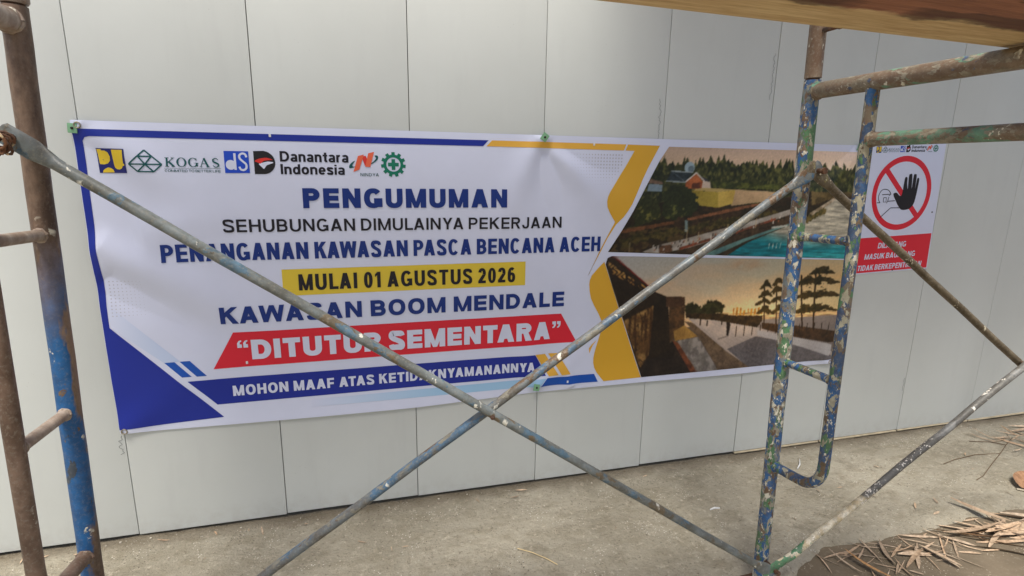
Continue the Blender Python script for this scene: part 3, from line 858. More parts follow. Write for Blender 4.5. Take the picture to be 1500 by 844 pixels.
def _stroke(path, ws):
    n = len(path); L_, R_ = [], []
    for i in range(n):
        a = path[max(0, i-1)]; b = path[min(n-1, i+1)]
        dx, dz = b[0]-a[0], b[1]-a[1]; l = math.hypot(dx, dz) or 1
        q = ws[i] if isinstance(ws, list) else ws
        L_.append((path[i][0]-dz/l*q/2, path[i][1]+dx/l*q/2)); R_.append((path[i][0]+dz/l*q/2, path[i][1]-dx/l*q/2))
    return [[R_[k], R_[k+1], L_[k+1], L_[k]] for k in range(n-1)]
def _ess(W, H, w, t):
    a = W/2
    p = smooth_path([(W-w*.45, H*.735), (W-w*.62, H*.86), (a+W*.10, H-t/2), (a-W*.10, H-t/2), (w*.62, H*.87), (w*.50, H*.72), (w*.85, H*.60), (a, H*.515), (W-w*.80, H*.42), (W-w*.50, H*.28), (W-w*.62, H*.13), (a+W*.10, t/2), (a-W*.12, t/2), (w*.60, H*.13), (w*.42, H*.275)], 4)
    n = len(p)
    return _stroke(p, [w*(.86+.14*abs(math.sin(2*PI*i/(n-1)))) if True else w for i in range(n)])
GW = dict(A=.80, B=.72, C=.76, D=.76, E=.66, F=.62, G=.80, H=.76, I=0, J=.58, K=.78, L=.60, M=.92, N=.77, O=.82, P=.70, R=.76, S=.70, T=.68, U=.75, W=1.12, Y=.76, a=.56, d=.60, e=.58, i=0, n=.58, o=.60, r=.38, s=.54, t=.38)
GW.update({'0': .60, '1': .36, '2': .58, '6': .60, '\u201c': .42, '\u201d': .42})
def glyph(ch, W, w, t):
    """pieces of one letter: baseline 0, capital height 1, width W, stem w, bar t"""
    B = lambda a, b, c, d: [[(a, c), (b, c), (b, d), (a, d)]]
    X = .74                                     # x height
    d = w*1.10
    if ch == 'A':
        z = .19
        return [[(0, 0), (d, 0), (W/2+d*.52, 1), (W/2-d*.52, 1)], [(W-d, 0), (W, 0), (W/2+d*.52, 1), (W/2-d*.52, 1)]] + B(W*.2+w*.1, W*.8-w*.1, z, z+t)
    if ch == 'B': return B(0, w, 0, 1) + _bowl(w*.5, W*.95, .5-t/2, 1, w, t) + _bowl(w*.5, W, 0, .5+t/2, w, t)
    if ch == 'C': return _arc(W/2, .5, W/2, .515, w, t, 38, 322)
    if ch == 'D': return B(0, w, 0, 1) + _bowl(w*.5, W, 0, 1, w, t, 20)
    if ch == 'E': return B(0, w, 0, 1) + B(w*.9, W, 0, t) + B(w*.9, W*.96, .5-t/2, .5+t/2) + B(w*.9, W, 1-t, 1)
    if ch == 'F': return B(0, w, 0, 1) + B(w*.9, W*.95, .46-t/2, .46+t/2) + B(w*.9, W, 1-t, 1)
    if ch == 'G': return _arc(W/2, .5, W/2, .515, w, t, 40, 318) + B(W-w, W, .04, .50) + B(W*.54, W, .50-t*.95, .50)
    if ch == 'H': return B(0, w, 0, 1) + B(W-w, W, 0, 1) + B(w*.9, W-w*.9, .5-t/2, .5+t/2)
    if ch == 'I': return B(0, w, 0, 1)
    if ch == 'J': return B(W-w, W, .30, 1) + _arc(W/2, .32, W/2, .335, w, t, 180, 360, 16)
    if ch == 'K': return B(0, w, 0, 1) + [[(w*.8, .34), (w*.8, .34+d*1.05), (W-d*1.12-.01, 1), (W-.01, 1)], [(w*.95+.06, .50), (w*.95+.06+d*.55, .72), (W, 0), (W-d*1.15, 0)]]
    if ch == 'L': return B(0, w, 0, 1) + B(w*.9, W, 0, t)
    if ch == 'M':
        c = W/2
        return B(0, w, 0, 1) + B(W-w, W, 0, 1) + [[(0, 1), (w*1.06, 1), (c+w*.36, 0), (c-w*.36, 0)], [(W, 1), (W-w*1.06, 1), (c-w*.36, 0), (c+w*.36, 0)]]
    if ch == 'N': return B(0, w, 0, 1) + B(W-w, W, 0, 1) + [[(0, 1), (w*1.04, 1), (W, 0), (W-w*1.04, 0)]]
    if ch in 'O0': return _arc(W/2, .5, W/2, .515, w, t, 0, 360, 40)
    if ch == 'P': return B(0, w, 0, 1) + _bowl(w*.5, W, .37, 1, w, t)
    if ch == 'R': return B(0, w, 0, 1) + _bowl(w*.5, W*.96, .42, 1, w, t) + [[(W*.42, .48), (W*.42+d*.9, .48), (W, 0), (W-d*1.12, 0)]]
    if ch == 'S': return _ess(W, 1.0, w, t)
    if ch == 'T': return B(0, W, 1-t, 1) + B(W/2-w/2, W/2+w/2, 0, 1-t*.9)
    if ch == 'U': return B(0, w, .36, 1) + B(W-w, W, .36, 1) + _arc(W/2, .38, W/2, .395, w, t, 180, 360, 20)
    if ch == 'W':
        q = W/4; e = w*.48
        return [[(0, 1), (2*e+.01, 1), (q+e, 0), (q-e, 0)], [(2*q-e, 1), (2*q+e, 1), (q+e, 0), (q-e, 0)], [(2*q-e, 1), (2*q+e, 1), (3*q+e, 0), (3*q-e, 0)], [(W-2*e-.01, 1), (W, 1), (3*q+e, 0), (3*q-e, 0)]]
    if ch == 'Y': return [[(0, 1), (d*1.08, 1), (W/2+w*.5, .40), (W/2-w*.5, .40)], [(W-d*1.08, 1), (W, 1), (W/2+w*.5, .40), (W/2-w*.5, .40)]] + B(W/2-w/2, W/2+w/2, 0, .42)
    if ch == '1': return B(W-w, W, 0, 1) + [[(0, .66), (W-w*.9, .80), (W-w*.9, 1), (W-w*.6, 1), (0, .66+t)]]
    if ch == '2': return _arc(W/2, .68, W/2, .335, w, t, -20, 172, 18) + [[(0, 0), (0, t*.9), (W-w*1.05, .60), (W-w*.05, .56), (w*1.25, t*.9), (w*1.2, 0)]] + B(0, W, 0, t)
    if ch == '6': return _arc(W/2, .325, W/2, .34, w, t, 0, 360, 30) + _arc(W*.52, .5, W*.52, .515, w, t, 52, 188, 16)
    if ch in '\u201c\u201d':
        out = []
        for k in (0, W*.55):
            a = W*.42
            p = [(k, .62), (k+a, .62), (k+a, .78), (k+a*.55, .80), (k+a*.65, .90), (k+a*.95, .93), (k+a*.95, 1.0), (k+a*.4, .97), (k, .85)]
            if ch == '\u201d': p = [(2*k+a-x, 1.62-z) for x, z in p]
            out.append(p)
        return out
    if ch == 'n': return B(0, w, 0, X) + _arc(W/2, X-.26, W/2, .275, w, t, 0, 165, 14) + B(W-w, W, 0, X-.25)
    if ch == 'r': return B(0, w, 0, X) + _arc(W*.72, X-.28, W*.72, .29, w, t*1.1, 78, 172, 8)
    if ch == 'o': return _arc(W/2, X/2, W/2, X/2+.012, w, t, 0, 360, 30)
    if ch == 'd': return _arc(W*.48, X/2, W*.48, X/2+.012, w, t, 0, 360, 30) + B(W-w, W, 0, 1)
    if ch == 'a': return B(W-w, W, 0, X-.24) + _arc(W*.5, X-.24, W*.5, .255, w, t, 0, 155, 14) + _arc(W*.5, .21, W*.5, .222, w*.95, t*.9, 0, 360, 24)
    if ch == 'e': return _arc(W/2, X/2, W/2, X/2+.012, w, t, 0, 318, 28) + B(w*.8, W*.98-w*.1, X/2-t*.45, X/2+t*.35)
    if ch == 's': return _ess(W, X, w*.95, t*.95)
    if ch == 'i': return B(0, w, 0, X) + B(0, w, .86, 1)
    if ch == 't': return B(W*.3, W*.3+w, t*.4, .94) + B(0, W, X-t*.9, X) + B(W*.3+w*.4, W, 0, t)
    return []
def text_words(body, x0, x1, z0, z1, weight=.2, bar=None, gap=.13, space=.34, shear=0.0):
    """words of a line, each a list of polygons fitted between x0..x1, capitals z0..z1"""
    h = z1-z0
    tot = (x1-x0)/h - shear*.5
    w, t = weight, bar or weight*.86
    wid = lambda c, k: (w if GW[c] == 0 else max(GW[c]*k, w*1.6))
    kern = {'AW', 'WA', 'LA', 'TA', 'AT', 'AY', 'YA', 'KA', 'PA', 'RT', 'FA'}
    def length(k):
        x = 0
        for i, c in enumerate(body):
            if c == ' ': x += space*k
            else: x += wid(c, k) + (gap if i < len(body)-1 and body[i+1] != ' ' else 0)
            if body[i:i+2] in kern: x -= .10*k
        return x
    lo, hi = .2, 4
    for _ in range(40):
        k = (lo+hi)/2
        if length(k) > tot: hi = k
        else: lo = k
    words, cur, x = [], [], 0
    for i, c in enumerate(body):
        if c == ' ':
            words.append(cur); cur = []; x += space*k
            continue
        W_ = wid(c, k)
        for p in glyph(c, W_, w, t): cur.append([(x0+(x+q[0]+shear*q[1])*h, z0+q[1]*h) for q in p])
        x += W_ + (gap if i < len(body)-1 and body[i+1] != ' ' else 0)
        if body[i:i+2] in kern: x -= .10*k
    words.append(cur)
    return words
def lettering(body, x0, x1, z0, z1, mat, parent, off=.0014, weight=.2, conform=True, xform=None, **kw):
    for word in text_words(body, x0, x1, z0, z1, weight, **kw):
        bm = bmesh.new()
        for i, p in enumerate(word):
            if xform: p = [xform(q) for q in p]
            poly(bm, p, (i % 9)*.00002)
        flat_obj('lettering', bm, mat, parent, off, conform)

# ink colours
INK = {k: mat_vinyl('ink_'+k, c) for k, c in dict(
    white=(.70, .735, .885), blue=S(24, 44, 146), navy=S(14, 48, 124), black=S(26, 24, 34), yellow=S(226, 198, 62), red=S(222, 36, 56),
    mid_blue=S(22, 84, 178), orange=S(232, 178, 70), gold=S(222, 170, 52), green=S(12, 118, 92), dark_green=S(10, 84, 84), royal=S(30, 76, 196),
    coral=S(236, 106, 72), scarlet=S(222, 56, 48), char=S(34, 32, 34), dots=S(190, 190, 202), pu_blue=S(30, 36, 112), pu_yellow=S(232, 200, 54)).items()}
INK['photo'] = mat_vcol('printed_photo')

banner = empty('banner', (0, 0, 0))
tag(banner, 'wide white vinyl announcement banner with blue and orange borders fixed to the grey boards', 'banner')
# the cloth: front sheet, back sheet, hem edge
nx, nz = 480, 170
U, V = np.meshgrid(np.linspace(0, 1, nx+1), np.linspace(0, 1, nz+1))
def hem(x): return np.interp(x, [-.02, .5, 1.0, 1.5, 2.0, 2.5, 3.02], [.411, .409, .407, .418, .420, .416, .427]) - .004*np.abs(np.sin(x*2.1))*(x < 1.5)
XL_ = -.0175 + .009*(1-V); XR_ = 2.988 + .026*(1-V) - .0
Xb = XL_ + (XR_-XL_)*U
Zb = hem(Xb) + (1.4488-hem(Xb))*V
D0 = banner_d(Xb, Zb)
fv = np.stack([Xb.ravel(), -D0.ravel(), Zb.ravel()], -1)
bv = fv + np.array([0, .0012, 0])
idx = np.arange((nx+1)*(nz+1)).reshape(nz+1, nx+1)
q = np.stack([idx[:-1, :-1], idx[:-1, 1:], idx[1:, 1:], idx[1:, :-1]], -1).reshape(-1, 4)
N0 = fv.shape[0]
loop = np.concatenate([idx[0, :], idx[1:, -1], idx[-1, -2::-1], idx[-2:0:-1, 0]])
side = [[int(loop[i]), int(loop[i]+N0), int(loop[(i+1) % len(loop)]+N0), int(loop[(i+1) % len(loop)])] for i in range(len(loop))]
me = bpy.data.meshes.new('cloth')
me.from_pydata(np.concatenate([fv, bv]).tolist(), [], q.tolist() + (q[:, ::-1]+N0).tolist() + side)
me.materials.append(INK['white'])
me.polygons.foreach_set('use_smooth', [True]*len(me.polygons))
nb = banner_n(Xb.ravel(), Zb.ravel())
me.normals_split_custom_set_from_vertices(np.concatenate([nb, -nb]).tolist())
link(bpy.data.objects.new('cloth', me), banner)

def shape(name, polys, ink, off):
    bm = bmesh.new()
    for i, p in enumerate(polys): poly(bm, p, i*.00006)
    return flat_obj(name, bm, INK[ink], banner, off)
# borders and corner blocks
shape('blue_border', [[(.0, 1.4235), (1.285, 1.4245), (1.264, 1.403), (.030, 1.402), (.016, 1.399), (.008, 1.388), (.008, .791), (.319, .439), (-.0075, .4265), (-.0150, 1.40), (-.0155, 1.412)]], 'blue', .0010)
top_o = [(1.298, 1.4243), (1.838, 1.4240), (1.829, 1.4005), (1.276, 1.4030)]
shape('orange_border', [top_o], 'orange', .0010)
sw = [(1.845, 1.4236), (1.985, 1.4225), (1.959, 1.374), (1.938, 1.334), (1.917, 1.289), (1.897, 1.240), (1.876, 1.191), (1.860, 1.166), (1.842, 1.142), (1.810, 1.112), (1.776, 1.056), (1.743, .990), (1.701, .911), (1.700, .906),
      (1.741, .997), (1.774, 1.063), (1.804, 1.121), (1.777, 1.161), (1.767, 1.182), (1.7645, 1.203), (1.768, 1.222), (1.777, 1.240), (1.797, 1.270), (1.818, 1.303), (1.839, 1.336), (1.857, 1.368), (1.875, 1.4000), (1.836, 1.4004)]
shape('orange_ribbon', [sw], 'gold', .0010)
lo = [(1.768, .960), (1.742, .935), (1.715, .905), (1.708, .887), (1.706, .869), (1.709, .842), (1.716, .810), (1.733, .777), (1.754, .742), (1.772, .704), (1.776, .690), (1.770, .672), (1.762, .643), (1.750, .600), (1.744, .572), (1.741, .550), (1.742, .528), (1.748, .505), (1.760, .483), (1.777, .462), (1.794, .441), (1.970, .4435), (1.846, .752), (1.808, .855)]
shape('orange_ribbon', [lo], 'gold', .0010)
shape('orange_ribbon', [[(1.721, .572), (1.718, .596), (1.730, .612), (1.752, .630), (1.735, .608), (1.728, .592)]], 'orange', .0010)
shape('blue_stripes', [[(.153, .658), (.184, .658), (.232, .601), (.202, .601)], [(.200, .6585), (.231, .6585), (.279, .600), (.248, .600)]], 'mid_blue', .0010)
shape('blue_strip', [[(.217, .584), (1.483, .584), (1.508, .540), (1.530, .492), (.302, .488)]], 'blue', .0010)
shape('blue_block', [[(1.537, .4815), (1.749, .4780), (1.768, .4410), (1.508, .4450)]], 'mid_blue', .0010)
shape('orange_stripes', [[(1.484, .585), (1.526, .585), (1.586, .490), (1.543, .489)], [(1.540, .586), (1.579, .585), (1.640, .489), (1.600, .488)]], 'orange', .0016)
shape('yellow_box', [[(.548, .969), (1.433, .972), (1.433, .878), (.548, .875)]], 'yellow', .0010)
shape('red_box', [[(.375, .7515), (1.589, .7525), (1.661, .628), (.302, .622)]], 'red', .0010)
# soft grey halftone dots fading into the corner
bm = bmesh.new()
for i in range(20):
    for j in range(12):
        x = 1.585 + i*.0125; z = 1.245 + j*.0125
        r = .0032*min(1, (i+2)/14)*min(1, (j+1)/9)
        if x > 1.775 + (z-1.24)*.58 - .010 or r < .0009: continue
        poly(bm, ell(x, z, r, r, 8))
flat_obj('halftone_dots', bm, INK['dots'], banner, .0008)
bm = bmesh.new()
for i in range(13):
    for j in range(11):
        x = .022 + i*.0115; z = .83 + j*.0115
        r = .0022*max(0, 1-i/13)
        if r < .0007: continue
        poly(bm, ell(x, z, r, r, 8))
flat_obj('halftone_dots', bm, INK['dots'], banner, .0008)

def colour_grid(name, corners_l, corners_r, nu, nv, paint, off, blur=0):
    """printed picture: a fine grid between a left and a right edge (polylines in z), one ink colour per vertex"""
    zl = np.array([p[1] for p in corners_l]); xl = np.array([p[0] for p in corners_l])
    zr = np.array([p[1] for p in corners_r]); xr = np.array([p[0] for p in corners_r])
    tl = np.linspace(0, 1, len(zl)); 
    V_ = np.linspace(0, 1, nv+1); U_ = np.linspace(0, 1, nu+1)
    # parameter by height so that edges keep their bends
    sl = (zl-zl[0])/(zl[-1]-zl[0]); sr = (zr-zr[0])/(zr[-1]-zr[0])
    ax = np.interp(V_, sl, xl); az = np.interp(V_, sl, zl)
    cx = np.interp(V_, sr, xr); cz = np.interp(V_, sr, zr)
    X = ax[:, None]*(1-U_) + cx[:, None]*U_
    Z = az[:, None]*(1-U_) + cz[:, None]*U_
    C = paint(X, Z)
    for _ in range(blur):                       # soft print
        Q = np.pad(C, ((1, 1), (1, 1), (0, 0)), mode='edge')
        C = (Q[1:-1, 1:-1]*2 + Q[:-2, 1:-1] + Q[2:, 1:-1] + Q[1:-1, :-2] + Q[1:-1, 2:])/6
    C = np.clip(C, 0, 255)/255
    C = np.where(C <= .04045, C/12.92, ((C+.055)/1.055)**2.4)
    idx = np.arange(X.size).reshape(X.shape)
    q = np.stack([idx[:-1, :-1], idx[:-1, 1:], idx[1:, 1:], idx[1:, :-1]], -1).reshape(-1, 4)
    if zl[-1] < zl[0]: q = q[:, ::-1]
    me = bpy.data.meshes.new(name)
    me.from_pydata(np.stack([X.ravel(), 0*X.ravel(), Z.ravel()], -1).tolist(), [], q.tolist())
    at = me.color_attributes.new('Col', 'FLOAT_COLOR', 'POINT')
    at.data.foreach_set('color', np.concatenate([C.reshape(-1, 3), np.ones((X.size, 1))], 1).ravel())
    me.materials.append(INK['photo'])
    on_banner(me, off)
    return link(bpy.data.objects.new(name, me), banner)
WHITE = np.array([214, 219, 239.])
def lerp(a, b, t): return np.asarray(a, float)*(1-t[..., None]) + np.asarray(b, float)*t[..., None]
colour_grid('pale_blue_fade', [(.0085, .872), (.0085, .792)], [(.201, .6595), (.1535, .657)], 60, 16, lambda X, Z: lerp(WHITE, (196, 210, 236), np.clip((X-.0)/.15, 0, 1)), .0008)
colour_grid('pale_blue_fade', [(.617, .4765), (.616, .447)], [(1.533, .480), (1.503, .445)], 90, 8, lambda X, Z: lerp(WHITE, (160, 200, 230), np.clip((X-.62)/.5, 0, 1)), .0008)

# ------------------------------------------------------------------ printed pictures
def inside(X, Z, pts):
    m = np.zeros(X.shape, bool)
    n = len(pts)
    for i in range(n):
        (x1, z1), (x2, z2) = pts[i], pts[(i+1) % n]
        if z1 == z2: continue
        c = ((z1 > Z) != (z2 > Z)) & (X < (x2-x1)*(Z-z1)/(z2-z1)+x1)
        m ^= c
    return m
class Art:
    def __init__(self, X, Z):
        self.X, self.Z = X, Z
        self.C = np.zeros(X.shape+(3,))
        self.g = RNG.normal(0, 1, X.shape)
    def fill(self, pts, col, col2=None, f=30, jit=0.0, grain=0.0, a=1.0):
        if isinstance(pts, str): pts = DATA[pts]
        X, Z = self.X, self.Z
        if jit:
            X = X + jit*(fbm(X*f*3+4, Z*f*3, 3)-.47)*2; Z = Z + jit*(fbm(Z*f*3+9, self.X*f*3+2, 3)-.47)*2
        self.paint(inside(X, Z, pts), col, col2, f, grain, a)
    def paint(self, m, col, col2=None, f=30, grain=0.0, a=1.0):
        col = np.asarray(col, float)
        c = np.broadcast_to(col, self.C.shape)
        if col2 is not None:
            t = np.clip((fbm(self.X*f, self.Z*f*1.2, 4)-.47)*4+.5, 0, 1)
            c = lerp(col, col2, t)
        if grain: c = c*(1+grain*self.g[..., None])
        k = (m*a)[..., None] if m.dtype != bool else m[..., None]*a
        self.C = self.C*(1-k) + c*k
    def line(self, p, q, w, col, a=1.0):
        (x1, z1), (x2, z2) = p, q
        L2 = (x2-x1)**2+(z2-z1)**2
        t = np.clip(((self.X-x1)*(x2-x1)+(self.Z-z1)*(z2-z1))/L2, 0, 1)
        d = np.hypot(self.X-x1-t*(x2-x1), self.Z-z1-t*(z2-z1))
        self.paint(d < w/2, col, a=a)
    def path(self, pts, w, col, a=1.0):
        for i in range(len(pts)-1): self.line(pts[i], pts[i+1], w, col, a)
    def canopy(self, pts, dark, light, f=60):
        """tree mass with a ragged rim and lit leaf clumps"""
        self.fill(pts, dark, None, f=18, jit=.018)
        if isinstance(pts, str): pts = DATA[pts]
        m = inside(self.X, self.Z, pts)
        t = np.clip((fbm(self.X*f, self.Z*f, 3)-.5)*7, 0, 1)*np.clip((fbm(self.X*14, self.Z*14+3, 2)-.33)*5, 0, 1)
        self.paint(m*t*.9, light)
    def dots(self, n, x0, x1, zf, r, cols):
        for i in range(n):
            x = RNG.uniform(x0, x1); z = zf(x)
            self.paint((np.abs(self.X-x) < r*.6) & (np.abs(self.Z-z) < r*RNG.uniform(.6, 1.8)), cols[RNG.integers(len(cols))])

def harbour(X, Z):
    A = Art(X, Z)
    t = np.clip((Z-1.30)/.12, 0, 1)
    sky_c = lerp((222, 190, 152), (190, 164, 142), t)
    A.C = sky_c + (fbm(X*4, Z*14, 4)-.47)[..., None]*np.array([40, 34, 26]) + np.clip((X-2.6)/.4, 0, 1)[..., None]*np.array([14, 18, 22])
    tl = DATA['p1_treeline']
    top = np.interp(X, [p[0] for p in tl[:16]], [p[1] for p in tl[:16]])
    # pointed crowns along the skyline
    saw = np.zeros_like(X)
    for k in range(70):
        cx = 1.86 + k*.0172 + RNG.uniform(-.007, .007); h = RNG.uniform(-.012, .030); w = RNG.uniform(.010, .020)
        saw = np.maximum(saw, (h+.018)*np.clip(1-np.abs(X-cx)/w, 0, 1))
    m = (Z < top - .016 + saw + .008*(vnoise(X*130, Z*130)-.5)) & (Z > 1.12)
    A.paint(m, (34, 40, 22), (58, 60, 30), 45)
    A.paint(m*np.clip((fbm(X*90, Z*60, 3)-.46)*6, 0, 1)*.75, (104, 102, 52)); A.paint(m*np.clip((fbm(X*60+9, Z*30, 3)-.55)*9, 0, 1)*.6, (24, 28, 18))
    A.fill('p1_grass', (88, 92, 40), (50, 56, 26), 30, .006)
    A.paint((Z < 1.19) & (X > 1.75) & (Z > .9), (58, 46, 32), (40, 34, 24), 25)
    A.fill('p1_land', (190, 158, 118), (172, 142, 104), 10)
    A.fill('p1_lb', (126, 144, 154)); A.fill('p1_lbroof', (118, 94, 76))
    A.paint(np.hypot(X-DATA['p1_dome'][0][0], Z-DATA['p1_dome'][0][1]) < .0235, (150, 170, 178)); 
    A.paint(np.hypot(X-DATA['p1_dome'][0][0]-.007, Z-DATA['p1_dome'][0][1]+.006) < .014, (96, 112, 120))
    A.fill('p1_annex', (196, 176, 156)); A.fill('p1_roof2', (54, 54, 56)); A.fill('p1_gable', (184, 104, 58), (150, 78, 42), 20)
    g = DATA['p1_gable']; A.fill([(g[3][0]-.045, g[3][1]+.002), (g[3][0]-.045, g[3][1]+.022), (g[3][0]-.008, g[3][1]+.026), (g[3][0]-.006, g[3][1]+.002)], (92, 50, 32))
    A.fill('p1_roof', (30, 40, 44), (46, 56, 60), 20); A.path(DATA['p1_roofline'], .005, (150, 160, 160)); A.path(DATA['p1_gable_edge'], .006, (206, 196, 186))
    r = DATA['p1_roof']; A.line(r[0], r[3], .005, (140, 150, 150)); A.line(r[1], r[3], .003, (90, 104, 108))
    A.fill('p1_ytop', (176, 152, 92)); A.fill('p1_yfront', (166, 144, 58), (146, 126, 48), 8); A.fill('p1_yside', (200, 170, 82), (180, 150, 70), 8)
    A.fill('p1_dark', (60, 44, 30), (40, 34, 22), 22, .004)
    A.canopy('p1_treea', (46, 50, 25), (138, 130, 62), 75); A.canopy('p1_treeb', (40, 46, 24), (116, 116, 56), 75)
    A.paint((Z < 1.10) & (Z > .99) & (X < 2.25) & (fbm(X*36, Z*36, 3) > .53), (78, 62, 36))
    for n_, c in (('p1_wall1', (116, 74, 46)), ('p1_wall2', (134, 86, 56))): A.fill(n_, c, tuple(v*.8 for v in c), 40, .003)
    for k in range(26):
        s = k/25; x = 1.86+s*.70; z = 1.045 + s*.11 + RNG.uniform(-.012, .006)
        A.paint(np.hypot((X-x)*.8, Z-z) < RNG.uniform(.010, .022)*(.55+.45*vnoise(X*160, Z*160)*2), (50, 46, 24), (84, 72, 36), 80)
    A.fill('p1_prom', (172, 164, 152), (146, 136, 122), 30)
    A.fill('p1_quay', (52, 40, 30), (70, 54, 38), 30); A.fill('p1_kerb', (130, 66, 44), (90, 60, 44), 50); A.fill('p1_quay2', (92, 126, 118), (70, 104, 102), 20)
    # water: teal near, dull and rippled farther right
    wt = np.clip((X-2.30)/.30, 0, 1)*np.clip((Z-.985-.05*np.clip((2.78-X)/.35, 0, 1))/.075, 0, 1)
    wc = lerp((14, 104, 112), (158, 150, 130), np.clip(wt*1.25, 0, 1))
    wc = wc + (wc.mean(-1, keepdims=True)*0 + np.clip((X-2.62)/.2, 0, 1)[..., None]*np.array([34, 26, 16])*np.clip((1.0-Z)/.06, 0, 1)[..., None])
    rip = fbm(X*22+Z*30, Z*150, 3)-.47
    wc = wc*(1+rip[..., None]*1.0)
    mw = inside(X, Z, DATA['p1_water'])
    A.C = np.where(mw[..., None], wc, A.C)
    A.fill('p1_farshore', (70, 58, 34), (104, 86, 50), 40, .006)
    A.fill('p1_prom2', (176, 160, 136), (120, 104, 80), 40)
    for k in range(16):
        s = k/15; x = 2.70+s*.115; z = 1.105+s*.055
        A.paint(np.hypot(X-x, Z-z) < RNG.uniform(.008, .015)*(.5+vnoise(X*150, Z*150)), (62, 58, 30), (104, 88, 46), 80)
    A.fill('p1_hut', (96, 66, 46)); A.fill('p1_sign', (116, 134, 130)); A.fill('p1_jetty', (170, 170, 156))
    for k in range(4): A.line((2.55+k*.02, .997), (2.553+k*.02, 1.02), .003, (190, 186, 172))
    A.dots(60, 1.95, 2.62, lambda x: np.interp(x, [1.95, 2.2, 2.4, 2.62], [1.005, 1.04, 1.08, 1.125])+RNG.uniform(-.012, .014), .0042, [(34, 28, 24), (60, 48, 38), (206, 196, 180), (40, 34, 30), (150, 80, 50)])
    for x, z0, z1 in ((1.876, .999, 1.035), (2.135, 1.03, 1.082), (2.19, 1.04, 1.075), (2.33, 1.06, 1.105), (2.47, 1.09, 1.13)): A.line((x, z0), (x, z1), .0035, (178, 156, 118))
    A.line((2.135, 1.082), (2.121, 1.086), .0035, (178, 156, 118))
    A.C = A.C*(.86+.30*np.clip((X-1.85)/.9, 0, 1)+.10*fbm(X*5, Z*6, 3))[..., None]
    # broken light over the planting, and fine print texture
    det = fbm(X*150, Z*150, 3)-.44
    A.C = A.C*(1 + det[..., None]*np.where(mw, .12, .05+.75*np.clip((140-A.C.mean(-1))/80, 0, 1))[..., None])
    A.C = A.C*(1+.05*A.g[..., None])
    return A.C*1.0
colour_grid('printed_picture', [(1.782, 1.000), (1.835, 1.083), (1.883, 1.164), (1.930, 1.254), (1.988, 1.364), (2.026, 1.4195)], [(3.000, .938), (2.972, 1.4195)], 470, 190, harbour, .0010, 2)

